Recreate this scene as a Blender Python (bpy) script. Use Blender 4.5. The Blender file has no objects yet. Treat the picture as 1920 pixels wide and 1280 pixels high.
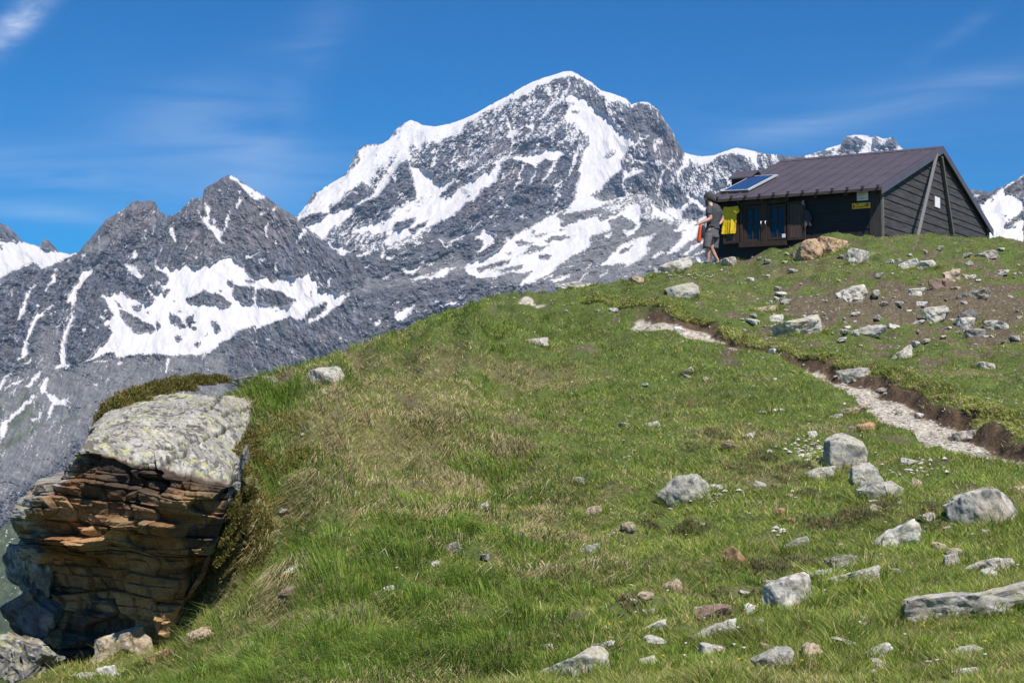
import bpy, bmesh, math, random
import numpy as np
from mathutils import Vector, Matrix
random.seed(7); RNG = np.random.default_rng(11)
C = bpy.context.scene.collection
SC = bpy.context.scene
F = 2800.0; HZ = 740.0
PITCH = math.atan((HZ-640.0)/F)
SUN = Vector((0.30, -0.50, 0.81)).normalized()      # direction towards the sun

def ray(u, v):
    """pixel of the 1920x1280 photograph -> slopes (x per metre of y, z per metre of y)"""
    xc = (np.asarray(u, float)-960)/F; yc = (640-np.asarray(v, float))/F
    cp, sp = math.cos(PITCH), math.sin(PITCH)
    d = cp - yc*sp
    return xc/d, (sp + yc*cp)/d
def pt(u, v, Y):
    a, b = ray(u, v); return Vector((float(a)*Y, Y, float(b)*Y))
def proj(x, y, z):
    cp, sp = math.cos(PITCH), math.sin(PITCH)
    zc = y*cp + z*sp; yc = -y*sp + z*cp
    return 960 + F*x/zc, 640 - F*yc/zc

# ---------------------------------------------------------------- noise
def _h(ix, iy, iz, s):
    h = (ix.astype(np.uint32)*np.uint32(374761393)) ^ (iy.astype(np.uint32)*np.uint32(668265263)) ^ (iz.astype(np.uint32)*np.uint32(2147483647-1029)) ^ np.uint32((s*2654435761) & 0xffffffff)
    h = (h ^ (h >> np.uint32(13)))*np.uint32(1274126177)
    h = (h ^ (h >> np.uint32(16)))*np.uint32(2246822519)
    return h ^ (h >> np.uint32(15))
def n2(x, y, s=0):
    x = np.asarray(x, np.float64); y = np.asarray(y, np.float64)
    x, y = np.broadcast_arrays(x, y)
    ix = np.floor(x).astype(np.int64); iy = np.floor(y).astype(np.int64)
    fx = x-ix; fy = y-iy
    ux = fx*fx*fx*(fx*(fx*6-15)+10); uy = fy*fy*fy*(fy*(fy*6-15)+10)
    z0 = np.zeros_like(ix)
    def g(dx, dy):
        a = _h(ix+dx, iy+dy, z0, s).astype(np.float64)*(2*math.pi/4294967296.0)
        return np.cos(a)*(fx-dx)+np.sin(a)*(fy-dy)
    return 1.5*((g(0,0)*(1-ux)+g(1,0)*ux)*(1-uy)+(g(0,1)*(1-ux)+g(1,1)*ux)*uy)
def fb(x, y, s=0, o=4, gain=0.5, lac=2.03):
    r = 0; a = 1; t = 0
    for k in range(o):
        r = r + a*n2(np.asarray(x)*lac**k+k*17.3, np.asarray(y)*lac**k-k*9.1, s+k*31); t += a*a; a *= gain
    return r/math.sqrt(t)
def rid(x, y, s=0, o=4, gain=0.5):
    r = 0; a = 1; t = 0
    for k in range(o):
        r = r + a*(1-2.2*np.abs(n2(x*2.07**k+k*7.7, y*2.07**k+k*3.3, s+k*13))); t += a; a *= gain
    return r/t
def n3(p, s=0):
    x, y, z = p[:,0], p[:,1], p[:,2]
    ix, iy, iz = [np.floor(q).astype(np.int64) for q in (x, y, z)]
    fx, fy, fz = x-ix, y-iy, z-iz
    w = [q*q*(3-2*q) for q in (fx, fy, fz)]
    r = 0
    for dx in (0,1):
        for dy in (0,1):
            for dz in (0,1):
                hv = _h(ix+dx, iy+dy, iz+dz, s).astype(np.float64)/2147483648.0-1
                r = r + hv*(w[0] if dx else 1-w[0])*(w[1] if dy else 1-w[1])*(w[2] if dz else 1-w[2])
    return r
def fb3(p, s=0, o=3, gain=0.5):
    r = 0; a = 1
    for k in range(o):
        r = r + a*n3(p*2.03**k+k*5.1, s+k*7); a *= gain
    return r
def sst(a, b, x):
    t = np.clip((x-a)/(b-a), 0, 1); return t*t*(3-2*t)

# ---------------------------------------------------------------- mesh + object helpers
def np_mesh(name, V, Fa, col=None, smooth=False):
    me = bpy.data.meshes.new(name)
    V = np.asarray(V, np.float32); Fa = np.asarray(Fa, np.int32)
    n, k = Fa.shape
    me.vertices.add(len(V)); me.vertices.foreach_set('co', V.ravel())
    me.loops.add(n*k); me.loops.foreach_set('vertex_index', Fa.ravel())
    me.polygons.add(n); me.polygons.foreach_set('loop_start', np.arange(n, dtype=np.int32)*k)
    try: me.polygons.foreach_set('loop_total', np.full(n, k, np.int32))
    except Exception: pass
    me.polygons.foreach_set('use_smooth', np.full(n, smooth, bool))
    me.update(calc_edges=True)
    if col is not None:
        c = np.ones((len(V), 4), np.float32); c[:, :3] = col
        at = me.color_attributes.new('Col', 'FLOAT_COLOR', 'POINT'); at.data.foreach_set('color', c.ravel())
    return me
def link(name, me, mat=None, parent=None):
    o = bpy.data.objects.new(name, me); C.objects.link(o)
    if mat is not None and me is not None: me.materials.append(mat)
    if parent is not None: o.parent = parent
    return o
def tag(o, label=None, cat=None, group=None, kind=None):
    if label: o['label'] = label
    if cat: o['category'] = cat
    if group: o['group'] = group
    if kind: o['kind'] = kind
    return o
def empty(name, loc, label, cat, rotz=0, group=None):
    o = bpy.data.objects.new(name, None); C.objects.link(o); o.empty_display_size = .2
    o.location = loc; o.rotation_euler = (0, 0, rotz)
    return tag(o, label, cat, group)
def grid_faces(nr, nc):
    i = np.arange((nr-1)*(nc-1)); r = i//(nc-1); c = i % (nc-1); a = r*nc+c
    return np.stack([a, a+1, a+nc+1, a+nc], 1)
class MB:
    """collects simple shaped pieces into one mesh"""
    def __init__(s): s.v = []; s.f = []
    def add(s, vs, fs):
        b = len(s.v); s.v += [tuple(p) for p in vs]; s.f += [tuple(i+b for i in f) for f in fs]
    def box(s, o, ax, ay, az):
        """box from corner o with edge vectors"""
        o, ax, ay, az = map(Vector, (o, ax, ay, az))
        p = [o, o+ax, o+ax+ay, o+ay, o+az, o+ax+az, o+ax+ay+az, o+ay+az]
        s.add(p, [(0,3,2,1),(4,5,6,7),(0,1,5,4),(1,2,6,5),(2,3,7,6),(3,0,4,7)])
    def tube(s, pts, r, n=8):
        pts = [Vector(p) for p in pts]; rs = r if isinstance(r, (list, tuple)) else [r]*len(pts)
        b = len(s.v)
        for i, p in enumerate(pts):
            d = (pts[min(i+1, len(pts)-1)]-pts[max(i-1, 0)]).normalized()
            up = Vector((0,0,1)) if abs(d.z) < .9 else Vector((1,0,0))
            x = d.cross(up).normalized(); y = d.cross(x).normalized()
            for k in range(n):
                a = 2*math.pi*k/n; s.v.append(tuple(p+(x*math.cos(a)+y*math.sin(a))*rs[i]))
        for i in range(len(pts)-1):
            for k in range(n):
                s.f.append((b+i*n+k, b+i*n+(k+1)%n, b+(i+1)*n+(k+1)%n, b+(i+1)*n+k))
        s.f.append(tuple(b+k for k in range(n))[::-1]); s.f.append(tuple(b+(len(pts)-1)*n+k for k in range(n)))
    def build(s, name, mat, parent=None, bevel=0, smooth=False):
        me = bpy.data.meshes.new(name); me.from_pydata(s.v, [], s.f)
        bm = bmesh.new(); bm.from_mesh(me)
        bmesh.ops.recalc_face_normals(bm, faces=bm.faces)
        if bevel: bmesh.ops.bevel(bm, geom=bm.edges[:], offset=bevel, segments=1, affect='EDGES')
        bm.to_mesh(me); bm.free()
        if smooth: me.polygons.foreach_set('use_smooth', [True]*len(me.polygons))
        me.update(); return link(name, me, mat, parent)

# ---------------------------------------------------------------- material helpers
def new_mat(name):
    m = bpy.data.materials.new(name); m.use_nodes = True
    nt = m.node_tree; b = nt.nodes['Principled BSDF']; b.inputs['Roughness'].default_value = .8
    return m, nt, b
def nd(nt, t, **kw):
    n = nt.nodes.new(t)
    for k, v in kw.items():
        if k in n.inputs: n.inputs[k].default_value = v
        else: setattr(n, k, v)
    return n
def ramp(nt, fac, stops, interp='LINEAR'):
    r = nt.nodes.new('ShaderNodeValToRGB'); r.color_ramp.interpolation = interp
    while len(r.color_ramp.elements) < len(stops): r.color_ramp.elements.new(.5)
    for e, (p, c) in zip(r.color_ramp.elements, stops):
        e.position = p; e.color = (*c, 1) if len(c) == 3 else c
    if fac is not None: nt.links.new(fac, r.inputs[0])
    return r
def mix(nt, fac, a, b, mode='MIX'):
    m = nt.nodes.new('ShaderNodeMix'); m.data_type = 'RGBA'; m.blend_type = mode
    for sock, val in ((m.inputs[0], fac), (m.inputs[6], a), (m.inputs[7], b)):
        if isinstance(val, (int, float)): sock.default_value = val
        elif isinstance(val, tuple): sock.default_value = (*val, 1) if len(val) == 3 else val
        else: nt.links.new(val, sock)
    return m.outputs[2]
def simple(name, col, rough=.8, var=.25, scale=8, bump=0, metal=0, stretch=None):
    """flat colour with procedural mottling"""
    m, nt, b = new_mat(name)
    tc = nd(nt, 'ShaderNodeTexCoord'); mp = nd(nt, 'ShaderNodeMapping')
    nt.links.new(tc.outputs['Object'], mp.inputs[0])
    if stretch: mp.inputs['Scale'].default_value = stretch
    no = nd(nt, 'ShaderNodeTexNoise', Scale=scale, Detail=5.0); nt.links.new(mp.outputs[0], no.inputs['Vector'])
    lo = tuple(c*(1-var) for c in col); hi = tuple(min(1, c*(1+var)) for c in col)
    r = ramp(nt, no.outputs[0], [(.3, lo), (.7, hi)])
    nt.links.new(r.outputs[0], b.inputs['Base Color']); b.inputs['Roughness'].default_value = rough
    b.inputs['Metallic'].default_value = metal
    if bump:
        bp = nd(nt, 'ShaderNodeBump', Strength=bump, Distance=.02); nt.links.new(no.outputs[0], bp.inputs['Height'])
        nt.links.new(bp.outputs[0], b.inputs['Normal'])
    return m
NT_ = 1150000; NB_ = 230
# ================================================================ the grassy hillside
_cp = []   # (u, v, Y) seen points of the slope
def row(u, prs): _cp.extend((u, v, Y) for v, Y in prs)
row(150, [(1290,10.2),(1272,11.6)])
row(300, [(1290,9.8),(1228,12.0)])
row(500, [(1280,8.2),(1100,11.0),(930,13.4),(780,15.8),(712,17.6)])
row(700, [(1280,7.8),(1100,10.7),(900,15.0),(760,19.5),(655,24.2)])
row(960, [(1280,7.5),(1100,10.5),(900,15.5),(750,20.8),(640,26.2),(565,31.0)])
row(1200,[(1280,7.2),(1100,10.2),(900,15.2),(750,20.6),(620,27.3),(520,35.0)])
row(1345,[(600,28.2),(498,37.0)])
row(1500,[(1280,7.0),(1100,10.0),(900,15.0),(750,20.5),(600,28.4),(520,33.6),(462,39.0)])
row(1700,[(750,20.3),(600,28.6),(500,35.5),(446,41.0)])
row(1920,[(1280,6.5),(1100,9.5),(900,14.5),(750,20.3),(600,28.8),(500,36.5),(452,42.0)])
row(2150,[(1280,6.2),(900,14.2),(600,28.8),(455,42.0)])
P = []
for u, v, Y in _cp:
    p = pt(u, v, Y); P.append((p.x, p.y, p.z))
P += [(0,0,-1.62),(3,1,-1.5),(-3,1,-1.8),(8,2,-1.1),(-8,3,-3.2),(14,5,-.4),(20,10,.6),
      # ground round and behind the big boulder
      (-2.9,13.6,-1.0),(-2.55,12.8,-1.3),(-3.3,11.9,-2.02),(-3.9,11.4,-2.2),(-4.4,10.6,-2.5),(-3.4,15.6,-.55),(-4.3,14.6,-2.3),(-4.9,12.5,-3.0),
      (pt(395,1108,12.75)[:]),(pt(345,1178,12.45)[:]),(pt(425,1035,12.75)[:]),(pt(450,950,12.85)[:]),(pt(300,1225,12.2)[:]),(pt(474,862,13.3)[:]),(pt(494,800,13.9)[:]),(pt(500,752,14.7)[:]),(pt(474,722,15.4)[:]),
      (-5.6,17,-2.9),(-6.5,14,-4.4),(-8.5,12,-6),(-9,18,-6.5),(-8,24,-5.5),(-14,14,-11),(-14,24,-11),
      # behind the crest: falls away on the left, a level shelf round the hut on the right
      (-3.6,22,-1.2),(-2.6,28,-1.2),(-6,32,-4.5),(0,37,.9),(-3,42,-2),(-10,44,-9),(3.5,43,2.2),(0,52,-2),
      (5.2,40.5,3.65),(6.4,45,3.85),(8.6,43,4.1),(10.5,44,4.15),(13,44.5,4.2),(9,50,3.9),(14,50,4.2),(19,50,4.4),(4,50,2.6),
      (12,58,3.3),(20,60,3.6),(2,60,-1.5),(-12,60,-14),(24,44,4.9),(24,30,3.3),(24,18,1.6)]
P = np.array(P)
def _phi(r2): return .5*r2*np.log(r2+1e-9)
def tps_fit(P, lam=.02):
    n = len(P); d2 = ((P[:,None,:2]-P[None,:,:2])**2).sum(-1)
    A = np.zeros((n+3, n+3)); A[:n,:n] = _phi(d2)+lam*np.eye(n); A[:n,n] = 1; A[:n,n+1:] = P[:,:2]
    A[n,:n] = 1; A[n+1:,:n] = P[:,:2].T
    return np.linalg.solve(A, np.concatenate([P[:,2], np.zeros(3)]))
_w = tps_fit(P)
def tps(x, y):
    r = _w[-3]+_w[-2]*x+_w[-1]*y
    for k in range(len(P)): r = r+_w[k]*_phi((x-P[k,0])**2+(y-P[k,1])**2)
    return r
GX0, GX1, GY0, GY1, GS = -16.0, 25.0, 1.0, 63.0, .05
gx = np.arange(GX0, GX1+GS/2, GS); gy = np.arange(GY0, GY1+GS/2, GS)
cx = gx[::8]; cy = gy[::8]
XX, YY = np.meshgrid(gx, gy)
def up2(Z, cx, cy):
    # smooth (cubic) upsampling of the coarse sheet to the fine raster
    def m(c, g):
        t = (g-c[0])/(c[1]-c[0]); i = np.clip(np.floor(t).astype(int), 0, len(c)-2); f = t-i
        W = np.zeros((len(g), len(c)))
        for o, w in ((-1, -.5*f+f*f-.5*f**3), (0, 1-2.5*f*f+1.5*f**3), (1, .5*f+2*f*f-1.5*f**3), (2, -.5*f*f+.5*f**3)):
            W[np.arange(len(g)), np.clip(i+o, 0, len(c)-1)] += w
        return W
    return m(cy, gy) @ Z @ m(cx, gx).T
G = up2(tps(*np.meshgrid(cx, cy)), cx, cy)
SEEN = sst(5, 9, YY)
G = G + (.10*fb(XX*.33, YY*.33, 5, 3)+.045*fb(XX*1.1, YY*1.1, 8, 3))*SEEN

LEFTW = 1-sst(-.5, 3.5, XX)
G = G+(.045+.16*LEFTW)*np.abs(fb(XX*1.45, YY*1.45, 18, 2))*SEEN-(.03+.03*LEFTW)*SEEN-.16*np.exp(-((XX+3.1)/1.2)**2-((YY-11.3)/1.1)**2)
def hgt(x, y):
    x = np.asarray(x, float); y = np.asarray(y, float)
    fx = np.clip((x-GX0)/GS, 0, len(gx)-1.001); fy = np.clip((y-GY0)/GS, 0, len(gy)-1.001)
    ix = fx.astype(int); iy = fy.astype(int); fx = fx-ix; fy = fy-iy
    return (G[iy,ix]*(1-fx)+G[iy,ix+1]*fx)*(1-fy)+(G[iy+1,ix]*(1-fx)+G[iy+1,ix+1]*fx)*fy
# the crest line as seen: where the grass meets the sky and the mountains
SIL = np.array([(-200,1240),(0,1235),(100,1215),(300,1150),(400,900),(440,735),(480,712),(520,700),(600,674),(660,652),(700,637),(760,618),(800,598),(850,583),(900,562),(950,550),
       (1000,548),(1050,547),(1100,537),(1160,528),(1210,518),(1260,504),(1300,497),(1345,497),(1400,491),(1440,476),(1500,461),(1560,450),(1600,446),(1700,445),(1800,447),(1860,451),(1900,456),(2200,456)], float)
ycol = np.arange(9, 43, .1)
us_ = np.arange(300, 2200, 5.0)
for it in range(3):
    a, _b = ray(us_, np.full_like(us_, 500.0))
    xs = a[:,None]*ycol[None]; zs = hgt(xs, np.broadcast_to(ycol, xs.shape))
    _, vv = proj(xs, np.broadcast_to(ycol, xs.shape), zs)
    top = vv.min(1); yk = ycol[vv.argmin(1)]
    want = np.interp(us_, SIL[:,0], SIL[:,1])
    dz = (top-want)/F*yk                       # metres to raise at the crest
    dz = np.where(us_ < 470, 0, dz); yk = np.convolve(np.pad(yk, 6, 'edge'), np.ones(13)/13, 'valid')
    dz = np.convolve(np.pad(dz, 3, 'edge'), np.ones(7)/7, 'valid')
    UU = 960+F*XX/np.maximum(YY, 1)*.9994
    D = np.interp(UU, us_, dz, left=0); K = np.interp(UU, us_, yk)
    G = G+D*sst(K-14, K-1, YY)*sst(440, 520, UU)

def ground(u, v, y0=6.0, y1=60.0):
    """where the ray through a pixel first meets the ground"""
    a, b = ray(u, v); ys = np.arange(y0, y1, .05)
    d = hgt(a*ys, ys)-b*ys
    k = np.nonzero(d > 0)[0]
    if len(k) == 0:
        k = [int(np.argmax(d))]
    y = ys[k[0]]; return Vector((float(a)*y, float(y), float(hgt(a*y, y))))

# ---- the trodden path with its cut bank
_pp = [(960,572),(1005,573),(1060,578),(1120,585),(1190,594),(1240,605),(1300,622),(1350,642),(1400,660),(1450,676),(1520,692),(1590,712),(1640,737),(1690,768),(1740,800),(1800,830),(1870,850),(1960,868),(2060,880)]
PATH = np.array([tuple(ground(u, v))[:2] for u, v in _pp])
def pathdist(x, y):
    best = np.full(x.shape, 1e9); sd = np.zeros(x.shape); ss = np.zeros(x.shape); L = 0
    for i in range(len(PATH)-1):
        p, q = PATH[i], PATH[i+1]; e = q-p; l = np.hypot(*e)
        t = np.clip(((x-p[0])*e[0]+(y-p[1])*e[1])/l**2, 0, 1)
        dx = x-(p[0]+t*e[0]); dy = y-(p[1]+t*e[1]); d = np.hypot(dx, dy)
        side = np.where(e[0]*dy-e[1]*dx > 0, 1.0, -1.0)
        m = d < best; best = np.where(m, d, best); sd = np.where(m, side*d, sd); ss = np.where(m, i+t, ss)
    return sd, ss
SD, SS = pathdist(XX, YY)
SD = SD+.16*fb(XX*1.3, YY*1.3, 21, 3)
hw = np.interp(SS, [0,1,2,4,5,6,8,9,10,12,14,18], [.42,.46,.04,.14,.44,.50,.42,.06,.30,.44,.56,.62])*(.8+.5*fb(XX*1.1, YY*1.1, 22, 2))
dep = np.interp(SS, [0,1.2,2.5,5,8,10,12,18], [.02,.03,.06,.07,.08,.10,.13,.14])
bank = np.interp(SS, [0,1.2,2.5,5,8,10,12,18], [.0,.0,.09,.10,.10,.10,.14,.15])*(.35+.9*sst(-.4,.4,fb(XX*1.2, YY*1.2, 33, 2)))
fade = sst(0, .6, SS)*(1-.95*sst(1.2,1.6,SS)*(1-sst(3.6,4.4,SS)))
floor_ = 1-sst(hw, hw+.12, np.abs(SD))
G = G-dep*floor_*fade
edge = hw+.10+.09*fb(XX*5, YY*5, 3, 3)
up = sst(edge, edge+.10, SD)*(1-sst(edge+.15, edge+1.5, SD))
G = G+bank*up*fade*.9
lip = sst(hw, hw+.15, -SD)*(1-sst(hw+.3, hw+1.1, -SD))
G = G+.06*lip*fade*np.interp(SS, [0,7.5,8.6,9.6,10.6,18], [1,1,2.6,2.2,.3,.3])
PATHM = floor_*fade
BANKM = sst(hw-.16, hw-.04, SD)*(1-sst(edge+.08, edge+.20, SD))*fade*sst(1.2,2.5,SS)
# small turf terraces above the path
ter = sst(.0, 1.2, SD)*sst(-.2,.3,fb(XX*.5, YY*.5, 71, 2))
G = G+.21*np.maximum(0, fb(XX*.9, YY*2.2, 77, 3))*sst(.8, 2, SD)*(YY < 42)*sst(3,6,XX)

# a dry hollow at the boulder's right flank, so its face stands free
# ---- what covers the ground (masks on the raster)
UUf, VVf = proj(XX, YY, G)
blob = lambda u, v, ru, rv: np.exp(-(((UUf-u)/ru)**2+((VVf-v)/rv)**2))
soil = 1.1*blob(1700,560,190,34)+.8*blob(1880,575,120,45)+.55*blob(1560,580,120,30)+.5*blob(1600,470,90,12)+.35*blob(1450,500,60,12)+.35*blob(1800,500,120,16)+.3*blob(1750,640,150,30)
soil += .45*blob(1010,565,40,10)+.35*blob(500,735,40,25)+.5*blob(1380,640,90,18)*(SD>0)+.25*blob(900,1150,300,90)
soil += .30*sst(.5, 2.5, SD)*(YY < 42)*(XX > 3)+.18*sst(-3,-1,-np.abs(SD))*(XX > 2)
SOIL = sst(.48, .66, soil*.62+.64*fb(XX*1.3, YY*1.3, 41, 5, .65)+.13)*(1-PATHM)
DRY = sst(-.3, .55, .8*fb(XX*.55, YY*.8, 51, 4)+.45*fb(XX*2.0, YY*2.4, 52, 3)+.55*blob(650,760,260,110)+.5*blob(800,900,420,220)+.3*blob(620,1180,200,80)-.55*blob(1150,600,260,60)-.35*blob(1500,700,250,60)-.3)
GRAV = PATHM
PATHC = (1-sst(hw-.14, hw-.02, np.abs(SD)))*fade
def samp(M, x, y):
    ix = np.clip(np.rint((x-GX0)/GS).astype(int), 0, len(gx)-1); iy = np.clip(np.rint((y-GY0)/GS).astype(int), 0, len(gy)-1)
    return M[iy, ix]

def build_ground():
    a_in = (np.arange(-150, 2080, 4.0)-960)/F
    a_out = np.array([.03,.06,.1,.16,.24,.34,.5,.7,1.0,1.5])
    aa = np.concatenate([a_in[0]-a_out[::-1], a_in, a_in[-1]+a_out])
    yy = np.concatenate([np.linspace(1.2, 5.8, 24), 5.9*1.0036**np.arange(600)])
    yy = yy[yy < 62.5]
    A, Y = np.meshgrid(aa, yy); X = A*Y
    Xc = np.clip(X, GX0, GX1)
    Z = hgt(Xc, Y)-np.where(X < GX0, (GX0-X)*.9, 0)
    Z = Z+.010*fb(X*9, Y*9, 61, 3)*(Y > 5)
    V = np.stack([X, Y, Z], -1).reshape(-1, 3)
    so = samp(SOIL, X, Y); pa = samp(PATHC, X, Y); ba = samp(BANKM, X, Y); dr = samp(DRY, X, Y)
    n = fb(X*3, Y*3, 91, 4)[..., None]; nf = fb(X*14, Y*14, 92, 3)[..., None]
    grass = np.array([.085,.115,.030])*(1+.35*n); dry = np.array([.16,.130,.070])*(1+.3*n)
    sc = np.array([.118,.096,.064])*(1+.45*nf); gr = np.array([.45,.41,.35])*(1+.30*nf); bk = np.array([.095,.064,.043])*(1+.4*nf)
    c = grass*(1-dr[..., None]*.7)+dry*dr[..., None]*.7
    c = c*(1-so[..., None])+sc*so[..., None]
    pe = sst(.45, .8, pa*.9+.5*n[..., 0]+.25*nf[..., 0])[..., None]
    c = c*(1-pa[..., None])+sc*1.2*pa[..., None]
    c = c*(1-pe)+gr*pe
    ba = ba[..., None]; c = c*(1-ba)+bk*ba
    me = np_mesh('hillside', V, grid_faces(*X.shape), np.clip(c, .005, .9).reshape(-1, 3), smooth=True)
    m, nt, b = new_mat('hillside soil')
    at = nd(nt, 'ShaderNodeAttribute', attribute_name='Col')
    tc = nd(nt, 'ShaderNodeTexCoord')
    no = nd(nt, 'ShaderNodeTexNoise', Scale=28.0, Detail=6.0, Roughness=.65); nt.links.new(tc.outputs['Object'], no.inputs['Vector'])
    vo = nd(nt, 'ShaderNodeTexVoronoi', Scale=34.0); nt.links.new(tc.outputs['Object'], vo.inputs['Vector'])
    r = ramp(nt, no.outputs[0], [(.3, (.55,.55,.55)), (.5, (1,1,1)), (.72, (1.5,1.45,1.35))])
    r2 = ramp(nt, vo.outputs['Color'], [(0, (.75,.75,.75)), (1, (1.3,1.3,1.3))])
    nt.links.new(mix(nt, 1.0, mix(nt, 1.0, at.outputs['Color'], r.outputs[0], 'MULTIPLY'), r2.outputs[0], 'MULTIPLY'), b.inputs['Base Color'])
    bp = nd(nt, 'ShaderNodeBump', Strength=.7, Distance=.03); nt.links.new(no.outputs[0], bp.inputs['Height']); nt.links.new(bp.outputs[0], b.inputs['Normal'])
    b.inputs['Roughness'].default_value = .95; b.inputs['Specular IOR Level'].default_value = .2
    tag(link('hillside', me, m), 'grassy slope rising from the viewer to the hut with bare soil patches', 'hillside', kind='structure')
build_ground()
# ================================================================ snow / rock / scree outlines of the mountain faces
# each frame: (scale, ox, oy) of the sheet the outline was drawn on
FR = {'L': (3.0, 0, 300), 'A': (4.128, 540, 110), 'B': (4.128, 960, 110), 'M': (2.526, 560, 380), 'R': (6.4, 1280, 320), 'V': (3.047, 0, 640), 'H': (2.909, 1260, 240), 'F': (1, 0, 0)}
CW, CH = 1960, 1140; CX0 = -20
def pts_of(fr, s):
    k, ox, oy = FR[fr]; a = np.array([float(t) for t in s.replace(',', ' ').split()]).reshape(-1, 2)
    return np.stack([a[:,0]/k+ox, a[:,1]/k+oy], 1)
def fill(M, P, val):
    P = P-np.array([CX0, 0]); y0 = max(0, int(P[:,1].min())); y1 = min(M.shape[0]-1, int(P[:,1].max())+1)
    Q = np.roll(P, -1, 0)
    for y in range(y0, y1+1):
        yc = y+.5; m = (P[:,1] <= yc) != (Q[:,1] <= yc)
        if not m.any(): continue
        xs = np.sort(P[m,0]+(yc-P[m,1])/(Q[m,1]-P[m,1])*(Q[m,0]-P[m,0]))
        for i in range(0, len(xs)-1, 2):
            a = int(max(0, round(xs[i]))); b = int(min(M.shape[1], round(xs[i+1])))
            if b > a: M[y, a:b] = val
SN = np.zeros((CH, CW)); TY = {k: np.zeros((CH, CW)) for k in ('brown', 'scree', 'green', 'smooth')}
def S(fr, val, *polys):
    for s in polys: fill(SN, pts_of(fr, s), val)
def T(fr, ty, val, *polys):
    for s in polys: fill(TY[ty], pts_of(fr, s), val)
# --- main peak, left shoulder
S('F', .40, "540,430 660,290 700,260 770,215 860,240 960,180 1060,125 1120,160 1250,200 1300,300 1380,270 1460,290 1460,440 1250,420 1100,390 900,430 740,470 560,470")
S('A', .84, "60,1220 210,1050 290,990 450,890 520,740 560,690 740,660 850,545 950,470 1040,515 1140,527 1300,490 1400,450 1700,290 1899,180 1899,235 1780,290 1650,370 1540,400 1400,490 1300,570 1200,640 1100,640 1040,640 1020,720 960,740 930,790 905,790 860,830 800,920 760,990 700,1060 640,1090 560,1130 500,1160 420,1130 340,1130 150,1180")
S('A', .62, "1300,560 1500,430 1700,320 1720,360 1560,430 1420,520 1320,600")
S('A', .97, "1040,510 1140,522 1300,485 1400,445 1480,405 1700,285 1899,180 1899,235 1780,275 1650,340 1500,420 1400,480 1330,560 1200,570 1080,590 1000,560",
  "60,1225 320,1130 330,1180 200,1200 90,1250", "180,1290 320,1200 500,1160 520,1190 420,1270 400,1290")
S('A', .36, "1040,640 1100,650 1200,640 1300,590 1400,500 1540,410 1660,370 1780,300 1899,240 1899,480 1820,520 1760,550 1720,470 1700,560 1690,620 1620,660 1520,700 1480,760 1400,850 1330,890 1240,930 1150,975 1130,900 1060,850 1010,840 1030,760 1050,700")
S('A', .45, "950,660 1040,700 1030,760 1000,820 960,810 940,740", "810,590 850,545 900,505 920,520 860,570 820,600", "640,940 700,860 800,760 860,740 780,860 720,960 640,1040")
S('A', .20, "1150,700 1300,610 1400,560 1390,680 1450,700 1380,780 1180,840 1140,830", "1030,800 1100,730 1150,720 1110,840 1060,850 1020,840", "1150,930 1230,880 1320,880 1300,920 1180,975",
  "1110,900 1140,870 1150,900 1120,950", "210,1030 230,1050 180,1110 140,1140 165,1090", "550,700 560,780 520,820 490,850 465,880 500,790 525,730", "590,680 620,665 625,675 600,690")
S('A', .30, "1720,320 1899,250 1899,480 1790,520 1740,450", "1030,950 1070,900 1100,960 1080,1020 1040,1050 1020,1000", "1400,640 1500,560 1580,600 1540,680 1440,740")
S('A', .05, "910,795 940,840 960,900 985,990 995,1060 960,1090 920,1060 880,1040 840,1040 910,1120 915,1175 840,1190 830,1130 720,1220 650,1240 560,1240 500,1260 420,1270 520,1190 500,1160 560,1130 640,1090 700,1060 760,990 800,920 860,830")
S('A', .12, "570,950 540,1000 480,1020 400,1100 340,1150 335,1190 380,1205 450,1170 520,1110 560,1070 600,1040 610,980", "90,1240 150,1215 240,1200 320,1205 280,1240 180,1290 110,1290", "600,960 620,1000 560,1060 500,1120 530,1130 600,1090 680,1020 640,1000")
S('A', .95, "1680,390 1720,480 1760,560 1899,490 1899,530 1780,620 1700,690 1640,720 1700,620 1720,560",
  "1700,740 1620,780 1500,900 1300,1000 1180,1100 1060,1200 1000,1260 880,1290 1060,1290 1200,1200 1380,1120 1470,1060 1520,1000 1600,960 1640,900 1650,800 1700,770",
  "930,800 1000,850 1080,850 1130,900 1110,980 1160,980 1290,920 1200,1040 1100,1130 1000,1190 840,1210 820,1240 920,1150 920,1080 1000,1080 990,990 960,900", "1150,700 1165,700 1130,840 1115,840")
S('A', .12, "1140,1090 1160,1060 1250,1010 1370,930 1400,940 1300,1010 1200,1080 1160,1090", "1380,940 1420,900 1500,865 1500,890 1440,930 1380,955", "1535,870 1560,830 1610,810 1600,840 1560,870",
  "1035,1170 1070,1130 1130,1100 1110,1130 1060,1170", "980,1240 1060,1190 1120,1170 1110,1200 1040,1240 980,1270", "1180,1110 1270,1060 1270,1080 1200,1120", "1330,1120 1420,1050 1400,1080 1350,1115",
  "1899,540 1800,600 1720,690 1640,740 1540,800 1450,850 1380,920 1300,950 1320,900 1480,790 1560,700 1680,600 1780,640")
T('A', 'brown', 1, "1899,540 1800,600 1720,690 1640,740 1540,800 1450,850 1380,920 1300,950 1320,900 1480,790 1560,700 1680,600", "1300,960 1380,1130 1500,1120 1500,1280 1300,1280", "1690,780 1815,830 1760,1000 1600,1100 1400,1160 1500,1050 1620,960")
S('A', .04, "1690,770 1815,830 1899,800 1899,1290 1260,1290 1290,1200 1380,1130 1500,1050 1520,1000 1620,960 1660,850")
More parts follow.
